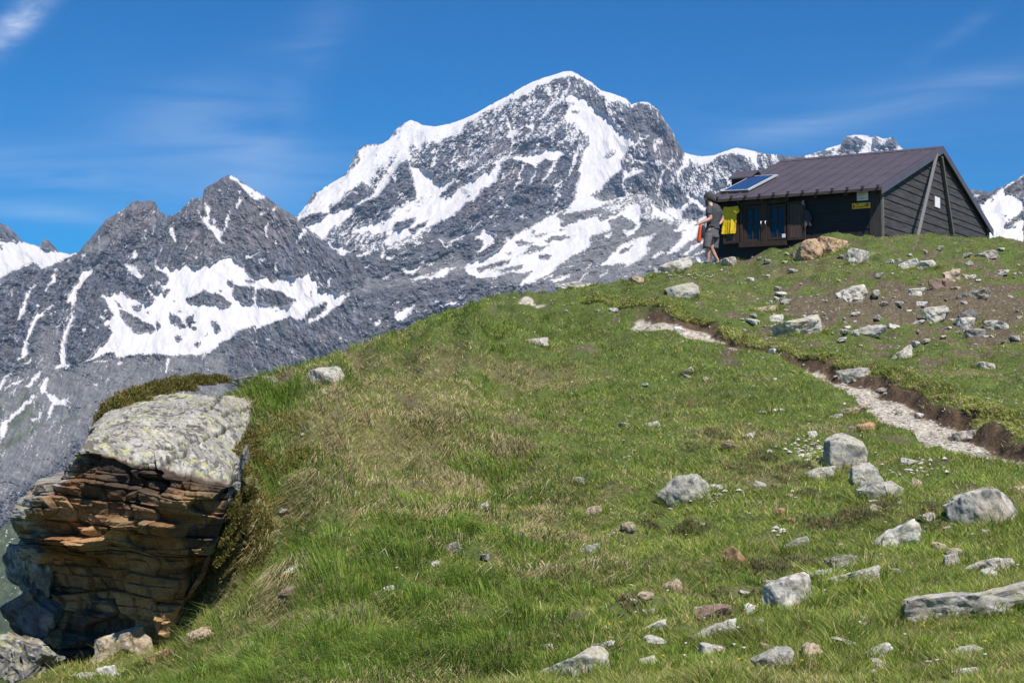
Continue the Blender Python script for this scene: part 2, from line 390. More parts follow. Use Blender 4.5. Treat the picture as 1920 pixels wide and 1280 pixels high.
S('A', .92, "1815,850 1800,940 1740,1050 1700,1180 1690,1290 1685,1230 1720,1100 1780,960 1800,900", "1740,770 1899,745 1899,800 1860,800 1815,830")
# --- main peak, summit and right side
S('B', .5, "140,570 280,480 420,470 500,500 560,560 600,620 570,700 500,720 440,720 330,690 220,640")
S('B', .36, "0,330 80,290 150,250 260,195 340,160 430,130 500,140 560,180 640,220 700,300 760,420 790,480 720,430 640,380 560,310 480,265 420,290 350,320 280,400 200,460 120,520 60,545 0,540")
S('B', .40, "690,270 760,300 850,330 920,380 900,480 950,540 900,560 830,500 780,440 740,330")
S('B', .17, "380,150 430,140 500,150 540,220 480,250 440,230 400,240 360,190", "560,200 620,240 700,300 750,400 700,410 620,350 560,290 500,240", "10,290 80,270 140,290 100,330 20,340", "170,260 240,230 280,290 200,320", "20,440 100,400 140,440 60,520")
S('B', .97, "0,262 160,172 330,118 400,92 460,90 500,108 560,148 620,178 660,218 700,243 760,258 830,283 880,303 925,350 900,350 850,320 800,330 740,310 690,270 640,215 560,180 500,140 440,130 380,140 330,160 260,190 180,230 150,260 80,290 0,330",
  "925,350 980,330 1045,328 1090,360 1060,360 1000,350 940,375")
S('B', .06, "780,440 850,400 930,380 980,345 1050,345 1140,410 1170,470 1240,560 1300,680 1330,740 1310,820 1270,850 1200,840 1150,790 1060,780 1020,640 900,580 830,520")
T('B', 'brown', 1, "1090,600 1240,560 1300,680 1330,740 1310,820 1270,850 1200,840 1150,790 1060,780 1040,680", "0,600 100,530 150,540 140,570 60,620 0,690", "160,540 200,480 260,470 240,500 180,550", "820,460 980,560 1010,620 900,590 830,520", "100,980 240,940 260,1040 120,1100")
S('B', .98, "480,265 560,310 640,380 720,430 780,500 830,550 900,590 1000,650 960,680 900,740 880,800 850,860 800,900 740,960 680,1010 600,1060 540,1120 440,1145 480,1080 520,1000 500,960 540,900 480,880 540,780 570,700 600,620 560,560 500,500 430,480 400,440 440,390 430,340 420,300")
S('B', .93, "470,270 350,340 280,420 200,500 140,560 60,620 0,690 0,600 60,560 140,520 240,440 330,340 400,300")
S('B', .12, "440,335 430,400 400,420 330,440 260,480 200,540 160,550 200,480 280,440 350,370", "0,640 60,620 140,570 150,540 100,530 20,600", "240,600 300,600 310,700 240,725 210,690 220,630", "380,510 420,530 420,600 370,640 330,640 340,580",
  "330,640 355,650 350,680 320,675", "400,630 440,640 460,680 520,610 530,650 500,710 440,710 400,670", "0,690 60,640 160,640 190,700 150,740 60,740 10,750")
S('B', .42, "440,340 490,335 490,355 450,360", "450,405 540,400 545,415 460,430", "720,740 800,690 810,720 760,760 700,775", "800,555 880,555 870,578", "560,600 605,600 600,660 520,760 500,860 540,900 520,990 480,1080 440,1145 400,1140 460,1060 440,980 500,800 540,700",
  "900,680 980,660 900,790 860,850 850,790")
S('B', .95, "60,770 120,740 200,740 210,700 330,700 400,720 400,750 330,790 260,780 180,830 100,800")
S('B', .04, "0,780 60,790 120,800 180,850 260,790 330,790 400,750 480,740 520,740 540,790 500,880 540,900 510,960 490,1000 460,1090 430,1145 330,1190 200,1230 100,1260 0,1290",
  "850,860 870,960 900,1050 700,1110 600,1110 640,1060 740,960 800,900")
S('B', .95, "100,820 70,900 60,950 100,930 40,980 10,1040 30,960 60,890 80,820", "190,830 170,930 120,1010 150,940", "350,790 320,860 270,920 220,1000 240,930 290,870 320,800",
  "520,690 500,780 470,870 400,960 380,1010 280,1080 220,1130 210,1200 180,1240 210,1140 260,1090 360,1010 440,900 470,800 490,720", "360,1030 340,1110 290,1200 320,1180 350,1110 375,1030", "320,980 390,945 380,965 330,1000",
  "980,570 1020,590 1060,600 1030,620 1000,640", "940,540 970,570 940,560", "830,450 860,480 850,490")
S('B', .7, "1100,620 1150,610 1160,640 1120,700 1110,740 1100,680")
S('B', .14, "880,800 950,780 1010,760 1100,780 1140,830 1240,870 1240,960 1260,1060 1180,1170 1120,1120 1060,1060 980,1050 900,1050 870,960 860,870")
S('B', .93, "860,870 900,860 960,850 1030,870 960,890 930,900 890,920 870,960 890,1030 920,1050 880,1050 855,960 870,900", "1150,830 1200,840 1170,900 1150,980 1130,1060 1140,1120 1125,1060 1140,960 1160,880", "960,930 930,1000 910,1040 940,960", "1050,930 1100,950 1060,950", "930,800 960,790 1060,790 1100,810 960,800 900,830 880,850")
S('B', .45, "1330,740 1400,800 1480,830 1560,790 1650,860 1760,880 1899,860 1899,1060 1600,1060 1520,1060 1480,1180 1400,1090 1300,1000 1260,900")
S('B', .97, "1330,728 1390,738 1470,750 1560,743 1640,712 1740,682 1899,712 1899,850 1850,760 1790,750 1720,720 1640,740 1600,760 1560,790 1480,830 1400,800")
S('B', .93, "1330,740 1390,800 1360,820 1310,870 1290,920 1270,870 1330,820 1320,760", "1400,1060 1500,1100 1510,1130 1490,1190 1440,1130 1360,1100 1330,1140 1300,1200 1220,1180 1270,1120 1300,1060")
S('B', .08, "1560,800 1590,755 1620,770 1640,790 1660,760 1700,720 1740,740 1790,760 1830,800 1870,840 1850,870 1780,870 1700,850 1600,830", "1350,830 1390,820 1390,900 1380,960 1320,930", "1440,880 1500,950 1440,980", "1560,960 1660,930 1680,1000 1560,1020",
  "1400,1110 1490,1190 1440,1240 1310,1240 1340,1160", "1200,1190 1250,1170 1290,1260 1240,1230", "1260,960 1310,1010 1380,1100 1260,1120 1210,1160")
# --- foot of the main peak and the middle slopes
T('M', 'smooth', .8, "330,378 480,322 600,292 700,264 790,262 850,300 840,330 700,345 560,372 440,400 300,420")
T('M', 'scree', 1, "150,470 210,420 330,375 480,320 600,290 700,262 800,258 900,240 960,200 1020,140 1100,110 1200,60 1290,0 1420,-60 1700,-60 1920,60 1920,300 1500,380 1100,400 900,380 840,330 560,380 300,420")
S('M', .04, "620,130 720,50 800,0 1280,0 1200,60 1000,110 930,100 860,130 750,160 640,190 560,180")
S('M', .72, "250,130 410,60 560,-30 700,-30 800,0 740,60 640,90 590,140 500,170 430,205 410,190 430,150 340,140 250,135")
S('M', .95, "400,110 500,50 640,-10 800,-20 800,0 740,60 620,110 540,150 430,205 415,180 470,120", "250,132 330,105 400,110 395,125 300,140", "340,135 400,120 410,130 350,150", "410,180 440,150 470,145 440,185", "30,110 130,60 250,0 265,35 200,80 110,175 40,120", "135,198 265,215 220,250 180,250")
S('M', .1, "440,110 500,80 560,70 540,95 480,120", "520,130 580,95 620,85 600,110 545,140")
S('M', .95, "880,130 940,150 930,190 850,240 840,235 870,200 880,175 830,170", "665,170 700,190 760,165 820,145 740,180 700,215 680,200", "755,205 775,200 770,215", "390,240 415,225 410,250 390,265", "420,260 465,245 440,275 420,275",
  "270,250 350,220 340,245 280,255", "495,315 600,275 590,295 540,340 500,335", "605,295 660,270 610,310", "400,365 430,335 430,355 405,370", "310,300 340,290 330,310",
  "785,305 830,268 930,232 975,195 960,190 1020,150 1090,120 1170,75 1225,52 1240,80 1310,62 1370,60 1440,50 1420,75 1470,85 1480,130 1430,145 1380,165 1395,190 1370,215 1300,250 1240,290 1220,320 1120,375 1045,392 1060,365 1110,325 1000,330 940,352 845,358 800,330",
  "520,360 620,335 700,310 750,305 700,340 680,355 600,360 550,365", "1280,5 1400,-30 1470,0 1380,35 1320,45 1250,60 1290,25", "1540,20 1600,0 1625,0 1615,60 1625,95 1590,150 1560,160 1535,130 1590,130 1600,100 1530,60 1450,95 1440,85 1520,45 1560,25",
  "1670,5 1720,40 1770,70 1790,95 1740,75 1690,60 1670,85 1680,50", "1735,40 1800,15 1840,0 1860,5 1810,50 1830,90 1790,75", "1450,155 1490,140 1470,165 1450,170",
  "1420,300 1470,260 1500,230 1530,200 1600,170 1700,145 1680,165 1640,210 1670,215 1620,270 1590,285 1560,300 1540,290 1500,290 1450,300",
  "1770,130 1800,110 1850,100 1890,85 1895,140 1880,170 1820,210 1750,250 1740,245 1780,190 1840,150 1830,130 1780,140", "1670,260 1720,225 1730,235 1690,265", "1320,370 1380,325 1370,340 1320,375", "1190,370 1240,345 1290,335 1280,355 1220,375",
  "1150,365 1210,335 1200,350 1160,370", "1420,350 1480,315 1440,345 1425,355", "455,520 550,485 545,500 510,550 480,560 460,550", "635,460 665,465 660,475 640,475", "360,575 390,550 385,575 365,585", "330,540 350,540 345,550", "650,487 700,475 750,468 740,483 660,492")
S('M', .04, "840,310 930,285 1010,265 1000,285 930,310 850,322", "920,325 1000,305 1070,290 1060,310 980,332", "1100,205 1200,200 1160,220 1060,245 1020,270 1080,225", "1140,245 1170,240 1205,255 1180,270 1140,262", "1050,175 1130,190 1100,195 1020,195",
  "1200,160 1310,155 1250,175 1160,185", "965,240 1010,232 1000,245", "1240,95 1270,60 1320,45 1370,50 1330,80 1250,115", "1100,125 1130,135 1110,145", "1230,130 1290,125 1240,140", "1520,225 1560,210 1600,180 1560,230 1520,245", "620,340 660,328 640,345 600,350", "1330,60 1400,30 1440,30 1400,60 1350,75", "1090,165 1180,140 1150,160")
S('R', .95, "0,700 140,600 150,640 170,700 100,760 60,830 0,920", "0,1010 60,950 240,830 250,850 150,930 50,1000 0,1040", "70,1060 250,940 260,970 130,1050", "160,1050 270,1050 270,1100 200,1100", "0,370 50,360 90,380 50,420 0,460", "80,280 130,320 200,380 240,350 290,420 270,490 200,430 130,370 100,380")
S('R', .05, "0,720 50,710 30,740", "0,900 60,860 20,880", "100,860 170,820 120,850")
# --- left massif
S('L', .02, "-60,700 0,665 60,640 100,610 190,572 230,605 270,570 310,580 340,570 350,590 430,520 500,450 560,380 600,330 720,260 800,235 875,240 940,320 1010,285 1080,215 1140,215 1165,150 1290,82 1400,150 1560,255 1680,345 1830,465 1920,530 1920,760 1700,1100 1200,1200 0,1260 -60,1300")
S('L', .97, "880,560 910,590 990,600 1040,575 1090,595 1180,580 1240,545 1290,540 1330,550 1370,590 1380,620 1430,660 1500,650 1510,680 1560,670 1575,650 1660,650 1755,625 1740,665 1790,650 1785,690 1830,700 1865,655 1850,720 1900,750 1960,745 1960,770 1860,850 1740,920 1740,900 1800,870 1850,810 1865,795 1760,830 1720,870 1700,900 1640,880 1550,905 1450,950 1440,925 1350,960 1320,990 1240,1030 1210,1060 1180,1080 1110,1095 1000,1100 900,1095 780,1085 650,1115 640,1075 560,1100 465,1140 560,1080 580,1050 630,970 620,930 570,925 640,870 600,800 570,755 660,750 700,745 740,775 800,790 860,800 870,780 810,700 800,690 850,700 930,660 940,640 870,610")
S('L', .95, "700,580 740,585 790,620 820,655 790,670 745,640", "865,555 890,580 900,600 880,590", "1000,600 1035,570 1042,575 1090,600")
S('L', .03, "780,670 850,690 850,710 810,715 790,690", "855,695 910,700 910,730 860,740", "920,725 965,730 940,755 920,750", "1040,790 1075,760 1150,735 1250,760 1310,815 1260,825 1180,795 1100,805", "1280,680 1310,675 1310,705 1290,700",
  "1310,700 1440,715 1420,780 1440,800 1370,810 1330,770 1310,740", "1450,730 1490,720 1590,745 1680,795 1620,815 1530,825 1460,800 1440,760", "1380,675 1440,680 1450,695 1390,690", "740,820 800,815 805,835 760,840", "820,850 840,850 835,870",
  "670,850 700,840 780,890 860,930 880,970 870,1000 830,1000 850,1050 810,1050 780,1010 740,1000 740,960 700,900", "950,855 1000,880 1040,920 1040,945 1000,930 960,900", "990,840 1040,850 1010,860", "1050,890 1090,860 1095,920 1060,930 1045,910",
  "1080,935 1110,935 1105,960 1085,955", "1190,900 1220,905 1250,960 1215,960", "1150,990 1180,960 1170,985", "880,910 915,920 905,940 880,930", "870,980 920,980 920,1000 890,1010", "960,1000 1010,985 1025,1005 980,1015", "1090,1030 1140,1015 1130,1035 1095,1040",
  "960,795 1000,795 990,803", "1220,730 1255,730 1245,742", "1610,700 1650,705 1640,715", "1540,850 1560,850 1555,862", "640,780 680,820 700,835 670,830", "880,620 920,640 960,680 930,690 890,660", "1800,700 1850,700 1830,730 1790,740")
S('L', .5, "1720,800 1760,730 1790,690 1740,790 1710,830")
S('L', .96, "455,600 515,605 520,630 470,690 430,750 430,790 400,850 425,880 395,930 375,980 380,1050 370,1120 410,1150 310,1175 350,1130 345,1040 370,940 400,880 400,790 375,795 380,760 430,690 460,640",
  "350,780 270,840 210,900 180,960 160,1010 130,1050 160,1070 95,1135 130,1060 150,980 180,900 210,830 205,800 225,820 215,850 260,830", "235,680 190,720 160,770 150,830 120,880 80,920 110,860 130,800 150,740 180,715", "330,610 310,680 245,745 290,680 300,620",
  "1150,240 1180,250 1190,310 1230,380 1260,390 1290,280 1295,300 1280,370 1250,420 1260,470 1240,465 1215,430 1190,400 1150,350 1110,285 1140,295 1170,320 1165,280", "950,370 980,350 975,400 995,430 990,475 965,420", "785,480 770,510 775,540 755,560 750,530 770,500",
  "1290,80 1330,105 1400,145 1500,210 1440,225 1400,200 1360,150 1345,125 1300,110", "1330,170 1360,170 1350,190", "1380,205 1350,250 1320,275 1345,230 1350,210", "1235,160 1250,165 1240,180", "1435,235 1455,265 1440,250", "1463,290 1480,305 1475,322",
  "1555,255 1550,290 1530,310 1540,280", "1530,330 1500,380 1510,430 1490,435 1490,380", "1715,385 1730,395 1690,440 1670,470 1665,465 1690,410", "1470,495 1465,520 1420,545 1385,555 1400,520", "1590,545 1560,580 1555,620 1570,640 1550,625 1550,580", "1500,545 1470,570 1460,565",
  "570,880 615,870 605,890 580,892", "460,950 490,945 480,960", "525,940 560,935 550,945", "665,1155 690,1135 685,1142", "145,1155 175,1110 185,1110 160,1150", "235,1260 270,1215 280,1215 265,1260", "165,1260 215,1205 225,1215 180,1260", "455,530 490,530 480,550")
S('L', .08, "1180,335 1200,340 1195,370 1180,355", "1410,180 1430,180 1425,200 1410,195")
T('L', 'brown', .8, "560,440 600,330 720,260 800,235 875,240 880,330 820,420 740,460 640,470", "1150,180 1290,280 1400,240 1560,255 1680,345 1600,480 1350,520 1100,560 1000,400")
T('L', 'scree', .8, "440,520 560,440 620,450 600,480 500,520", "1210,130 1290,85 1330,115 1260,130", "700,580 790,570 860,600 940,660 850,650", "670,850 700,840 780,890 860,930 880,970 830,1050 740,1000 700,900", "1040,790 1300,800 1310,815 1100,805")
# --- the slopes of the near valley side
T('V', 'scree', 1, "300,150 470,120 700,80 900,90 1000,60 1300,60 1300,500 700,350 300,720 0,900 -60,900 -60,560 0,560 0,200 200,150", "240,-100 330,-120 360,-40 330,120 240,200 200,100")
T('V', 'smooth', 1, "0,560 180,440 330,420 560,330 620,300 300,640 0,720", "240,230 320,200 400,200 420,300 260,400 120,560 0,600 0,500 200,330")
T('V', 'green', .8, "0,610 40,560 180,480 260,430 290,440 180,520 120,570 0,640", "90,350 110,300 170,270 160,320 100,370", "280,520 330,480 480,380 440,430 340,490", "140,60 180,70 160,130 120,110", "0,320 25,330 20,440 0,450", "30,470 200,340 230,360 130,470 60,500")
T('V', 'green', 1, "-60,1000 0,1070 60,1020 260,760 340,820 600,900 900,1000 900,1600 -60,1600")
S('V', .96, "285,195 270,230 265,290 300,300 335,325 390,330 375,360 395,370 380,375 350,362 310,365 290,420 275,435 285,390 300,350 270,300 235,290 240,240 265,205", "210,305 160,370 110,410 40,470 50,485 20,540 0,585 0,465 50,430 120,370 170,320",
  "395,-120 410,-100 380,0 385,50 380,100 400,125 425,130 345,150 310,158 350,120 345,60 350,0", "470,122 540,60 590,10 700,-100 760,-60 1000,-50 1000,70 900,72 780,65 700,80 655,95 660,65 640,60 600,75 540,100", "690,110 705,115 680,135 670,130", "515,115 640,108 560,120",
  "100,110 130,60 150,0 165,0 160,40 170,60 120,100", "145,130 190,85 180,110 150,140", "0,235 20,210 65,175 70,180 30,215 20,260 0,280", "20,270 70,240 125,215 120,235 70,250 30,272", "145,265 190,210 225,170 225,195 190,230 170,265", "165,440 210,435 220,450 190,455", "515,243 545,247 560,245 560,256 530,250")
S('V', .85, "960,100 968,104 962,150 956,185 944,187 950,140")
# --- far left snowfield, and the slope beyond the hut
S('L', .98, "-60,440 0,445 70,450 130,460 230,490 320,510 370,528 440,518 340,575 230,612 190,572 100,612 0,665 -60,690")
S('L', .03, "-60,350 0,355 40,370 70,395 110,440 130,462 70,452 0,447 -60,445", "225,482 240,455 258,443 285,462 312,490 315,508", "0,470 15,480 10,500 0,505")
S('L', .02, "-60,700 0,665 60,640 100,612 190,572 230,605 190,680 0,760 -60,760")
S('H', .98, "1680,420 1740,380 1800,335 1880,290 1930,240 1930,700 1600,700 1600,560 1700,460")
S('H', .04, "1600,330 1660,338 1740,352 1750,375 1690,420 1660,420 1600,440", "1800,325 1840,300 1900,270 1930,250 1930,380 1900,385 1880,370 1830,350 1815,340", "1810,530 1870,490 1930,440 1930,470 1880,510 1830,540", "1740,400 1752,392 1758,402", "1755,345 1780,318 1788,340 1765,348", "1850,540 1880,535 1870,550", "1800,480 1830,470 1815,490")
S('H', .9, "1800,335 1850,290 1868,292 1830,325", "1640,368 1670,362 1680,372 1650,384")
# --- far peak behind the roof
S('H', .6, "720,150 800,130 920,90 960,40 1060,38 1110,45 1200,45 1260,120 1260,200 720,200")
S('H', .1, "930,80 950,50 1000,45 1050,60 1040,110 960,135 900,130", "1090,60 1120,45 1150,70 1110,75", "1180,65 1210,48 1240,100 1200,130 1130,115", "800,130 860,115 880,140 780,150")
S('H', .97, "955,45 1000,36 1060,38 1100,60 1070,80 1040,62 1000,50", "1040,130 1060,80 1090,75 1100,100 1080,135", "740,145 860,105 930,85 900,115 830,120")

def blur(M, r):
    k = 2*r+1
    for ax in (0, 1):
        c = np.cumsum(np.pad(M, [(r+1, r) if a == ax else (0, 0) for a in (0, 1)], 'edge'), axis=ax)
        M = (np.take(c, range(k, c.shape[ax]), ax)-np.take(c, range(0, c.shape[ax]-k), ax))/k
    return M
SN = blur(SN, 1); TY = {k: blur(blur(m, 6), 5) for k, m in TY.items()}
SNB = blur(SN, 5)
def look(M, u, v):
    x = np.clip(u-CX0, 0, CW-1.001); y = np.clip(v-.5, 0, CH-1.001); ix = x.astype(int); iy = y.astype(int); fx = x-ix; fy = y-iy
    return (M[iy,ix]*(1-fx)+M[iy,ix+1]*fx)*(1-fy)+(M[iy+1,ix]*(1-fx)+M[iy+1,ix+1]*fx)*fy

rockm, nt, b = new_mat('mountain rock and snow')
at = nd(nt, 'ShaderNodeAttribute', attribute_name='Col'); nt.links.new(at.outputs['Color'], b.inputs['Base Color'])
b.inputs['Roughness'].default_value = .9; b.inputs['Specular IOR Level'].default_value = .15

def mountain(name, label, sil, ubot, u0, u1, Y0, g, vref, seed, rough=1.0, ridges=(), jit=1.2, step=1.5, tone=1.0, diag=0.8, Yfun=None, snowtint=(1,1,1), gully=.42):
    """one mountain face: outline sil (u,v), its real distance Y0 at row vref, g metres nearer per row going down"""
    us = np.arange(u0, u1+step, step)
    sl = np.interp(us, sil[:,0], sil[:,1])
    skysnow = look(SNB, us, sl+5)
    sl = sl+jit*(fb(us/9, us*0+seed, seed, 4, .7))*(1.2-skysnow)
    nr = int(max(ubot-sl.min(), 10)/step)
    t = (np.arange(nr)/(nr-1.0))[:, None]
    U = np.broadcast_to(us, (nr, len(us))).copy(); V = sl+(ubot-sl)*t
    m = (Y0)/F
    # rotated coordinates along the fall of the rock ribs
    # rock ribs run down the fall line, which differs from flank to flank: blend between directions
    flanks = diag if isinstance(diag, list) else [(diag, None)]
    def blend(fn):
        r = None
        for an, wf in flanks:
            ca, sa = math.cos(an), math.sin(an); f = fn(U*ca+V*sa, -U*sa+V*ca)
            r = f if r is None else r+(f-r)*wf(U)
        return r
    wu = 3.0*fb(U/14, V/14, seed+1, 3)+1.2*fb(U/4, V/4, seed+2, 2); wv = 3.0*fb(U/14+9, V/14, seed+3, 3)+1.2*fb(U/4, V/4+5, seed+4, 2)
    s0 = look(SN, U+wu, V+wv)
    nz = blend(lambda X1, X2: .62*fb(X2/2.4, X1/9.5, seed+5, 3, .7)+.42*fb(X2/7, X1/22, seed+7, 2))+.36*fb(U/5, V/3.2, seed+6, 3, .7)
    wob = .3*fb(U/40, V/40, seed+12)
    hollow = blend(lambda X1, X2: -.16*rid(X2/16+wob, X1/34, seed+13, 3, .6)-.10*fb(X2/5, X1/9, seed+14, 2))
    gul = blend(lambda X1, X2: 1-sst(.02, .11, np.abs(n2(X2/13+1.6*wob, X1/70, seed+70)))) *sst(-.15, .35, fb(U/45, V/45, seed+71, 2))
    s0 = np.maximum(s0, np.minimum(s0+.62, .62)*0+gul*gully*(s0 < .5))
    snow = sst(.43, .57, s0+(nz+hollow+.12)*(.14+3.6*np.clip(s0, .03, .97)*(1-np.clip(s0, .03, .97))))
    sb = look(SNB, U+wu, V+wv)
    tb = {k: look(mm, U+2*wu, V+2*wv) for k, mm in TY.items()}
    # relief in metres towards the viewer
    big = blend(lambda X1, X2: rid(X2/95, X1/170, seed+10, 3, .5))*95*.36+fb(U/60, V/60, seed+11, 2)*60*.22
    med = (.7*blend(lambda X1, X2: rid(X2/24+wob, X1/62, seed+13, 4, .62))+.45*rid(U/30+wob, V/22, seed+16, 4, .62))*26*.76
    fin = blend(lambda X1, X2: fb(X2/6, X1/9, seed+14, 3, .7))*6*.80+fb(U/3.4, V/3.4, seed+15, 2, .8)*3.4*.8
    rk = (1-sst(.35, .8, sb)*.85)*(1-.5*np.clip(tb['scree'], 0, 1))*(1-.5*np.clip(tb['smooth'], 0, 1))*(1-.85*np.clip(tb['green'], 0, 1))
    rel = big*(.45+.55*rk)+med*rk*rough+fin*rk*rough*(1-.7*snow)
    rel = rel+(1.3*blend(lambda X1, X2: fb(X2/7, X1/22, seed+20, 3))+5.0*fb(U/30, V/44, seed+21, 3))*(1-rk)
    for (pl, wd, h) in ridges:
        Pp = np.array(pl, float); best = np.full(U.shape, 1e9)
        for i in range(len(Pp)-1):
            p, q = Pp[i], Pp[i+1]; e = q-p; tt = np.clip(((U-p[0])*e[0]+(V-p[1])*e[1])/(e@e), 0, 1)
            best = np.minimum(best, np.hypot(U-p[0]-tt*e[0], V-p[1]-tt*e[1]))
        rel = rel+h*np.maximum(0, 1-best/wd)*wd
    edge = sst(0, 14, V-sl)
    Y = Y0-g*(V-vref)-rel*m*(.25+.75*edge)
    if Yfun is not None: Y = Yfun(U, V, Y)
    A, B = ray(U, V); P3 = np.stack([A*Y, Y, B*Y], -1)
    # the far side of the mountain, falling away behind the skyline
    back = []
    for k in (1, 2, 3, 4):
        q = P3[0].copy(); q[:,1] += k*m*F*.03; q[:,2] -= k*k*m*F*.008+k*m*F*.004; q[:,0] = q[:,0]*(1+0*k); back.append(q)
    P3 = np.concatenate([np.array(back[::-1]), P3], 0)
    # colours
    v1 = fb(U/20, V/20, seed+30, 4, .6)[..., None]; v2 = blend(lambda X1, X2: fb(X2/3.5, X1/12, seed+31, 3, .7))[..., None]; v3 = fb(U/1.9, V/1.9, seed+32, 1)[..., None]
    stra = (.5*np.abs(blend(lambda X1, X2: fb(X2/8, X1/40, seed+60, 3, .6)))+.5*np.abs(fb((V-.35*U)/7, (U+.35*V)/45, seed+61, 3, .6)))[..., None]
    rock = np.array([.128,.127,.135])*tone*(1+.35*v1+.5*v2+.25*v3)*(.5+1.75*stra)
    rock = rock*(1+.09*fb(U/34, V/34, seed+40, 2)[..., None]*np.array([1,.2,-.8]))
    tc = lambda k: np.clip(tb[k], 0, 1)[..., None]
    rock = rock*(1-tc('brown'))+np.array([.170,.150,.148])*tone*(1+.3*v1+.4*v2+.15*v3)*(.6+1.4*stra)*tc('brown')
    rock = rock*(1-tc('scree'))+np.array([.185,.178,.176])*(1+.20*v1+.34*v2+.14*v3)*(.75+.85*stra)*tc('scree')
    gr = np.array([.080,.100,.042])*(1+.45*v1+.30*v2+.15*v3)*(.75+.8*stra)
    rock = rock*(1-tc('green'))+gr*tc('green')
    sn = np.array([.66,.638,.632])*np.array(snowtint)*(1+.05*v1+.06*blend(lambda X1, X2: fb(X2/4, X1/30, seed+50, 2))[..., None])
    c = rock*(1-snow[..., None])+sn*snow[..., None]
    c = np.concatenate([np.repeat(c[:1], 4, 0), c], 0)
    me = np_mesh(name, P3.reshape(-1, 3), grid_faces(P3.shape[0], P3.shape[1]), np.clip(c, .01, .9).reshape(-1, 3), smooth=False)
    # viewers stand on the -y side: make the faces look at them
    me.flip_normals() if hasattr(me, 'flip_normals') else None
    return tag(link(name, me, rockm), label, 'mountain', kind='structure')

SB = np.array([(440,480),(520,440)]+[tuple(p) for p in pts_of('A', "60,1220 100,1190 150,1120 180,1060 210,1028 225,1040 260,1015 290,990 370,945 450,890 490,810 520,740 550,695 600,665 730,660 780,630 810,590 840,545 900,500 950,475 1000,490 1040,515 1140,527 1220,510 1300,490 1400,450 1480,410 1580,350 1700,290 1733,268")]+
  [tuple(p) for p in pts_of('B', "80,220 160,180 240,150 330,125 400,100 460,97 500,115 560,155 620,185 660,225 700,250 760,265 830,290 880,310 925,355 980,338 1045,335 1090,365 1140,405 1165,450 1200,505 1240,560 1270,620 1300,680 1330,725 1390,745 1470,757 1560,750 1640,720 1700,700 1740,690 1800,700 1899,722")]+
  [(1440,289),(1505,295),(1600,306),(1700,330),(1800,365),(1900,400)])
mountain('snowy_peak', 'highest peak, its dark rock ribs streaked with snow and a white cone below the summit', SB, 560, 520, 1800, 9000., 4.6, 340, 100, rough=1.1, gully=.66, diag=[(2.3, None), (1.3, lambda U: sst(1000, 1180, U))],
  ridges=[([(1074,175),(1020,240),(960,290),(900,340)], 40, .55), ([(1160,215),(1200,270),(1230,300),(1200,330)], 34, .5), ([(760,300),(730,350),(690,395)], 30, .6), ([(1070,290),(1060,330),(1010,400)], 26, .3), ([(950,300),(930,360),(900,410)], 30, .5), ([(1180,260),(1180,320),(1230,370)], 30, .4)])
SE = np.array([(1440,330),(1500,292)]+[tuple(p) for p in pts_of('H', "740,148 800,130 860,108 920,90 935,60 960,42 1000,38 1060,40 1090,50 1112,42 1150,60 1185,55 1205,45 1225,75 1250,108 1290,130 1400,200 1600,300")])
mountain('far_peak', 'small craggy snow-dusted peak showing above the hut roof', SE, 420, 1440, 1810, 11500., 4.5, 300, 140, rough=1.2, diag=.5)
SG = np.array([(1760,372)]+[tuple(p) for p in pts_of('H', "1600,330 1660,338 1740,350 1755,345 1770,325 1785,330 1800,322 1840,300 1865,290 1890,275 1920,253")]+[(1960,300),(2000,290)])
mountain('snow_slope', 'broad smooth snow slope with dark rocks beyond the gable end of the hut', SG, 560, 1760, 1990, 4200., 2.6, 380, 160, rough=.8, diag=-.6)
SL1 = np.array([(-40,430)]+[tuple(p) for p in pts_of('L', "0,355 40,370 70,395 110,440 130,460 222,487 230,470 240,455 258,443 285,462 312,492 318,510 370,526 430,520 520,560 700,700")])
mountain('snowfield_ridge', 'pale snowfield saddle with two rock tips, left of the dark peaks', SL1, 640, -40, 240, 8200., 4.5, 480, 180, rough=.8)
SC_ = np.array([(-40,528)]+[tuple(p) for p in pts_of('L', "0,522 0,665 60,640 100,610 160,582 190,572 210,590 230,605 250,585 270,570 310,580 340,570 350,590 390,550 430,520 445,515 470,480 500,450 560,380 600,330 660,300 720,260 745,236 770,228 800,235 850,225 875,240 890,300 910,290 940,322 950,310 965,305 985,310 1010,285 1050,250 1080,215 1140,215 1145,170 1165,150 1205,130 1250,100 1290,82 1350,115 1400,150 1450,180 1510,215 1560,255 1600,280 1650,310 1680,345 1720,380 1770,420 1830,465 1880,510")][1:]+
  [tuple(p) for p in pts_of('M', "140,205 180,245 215,222 260,240 330,200 380,185 420,200 480,185 540,160 600,135 660,160 720,165 800,150 870,120 900,105 940,97 980,100 1040,90 1100,75 1200,55 1290,20")]+
  [tuple(p) for p in pts_of('B', "640,1120 800,1080 900,1060 980,1052 1040,1080 1090,1130 1150,1180 1200,1205 1290,1255 1400,1260")]+[(1320,405),(1400,415),(1600,450),(1800,480)])
SC_ = SC_[np.argsort(SC_[:,0], kind='stable')]
def valley(U, V, Y):
    # below the foot of the slope the valley floor runs towards the viewer
    foot = 985+.10*np.abs(U-60)
    k = np.clip((V-foot)/160, 0, 2); k = k*k/(k+.6)
    return Y*(1-.5*k/(1+.4*k))
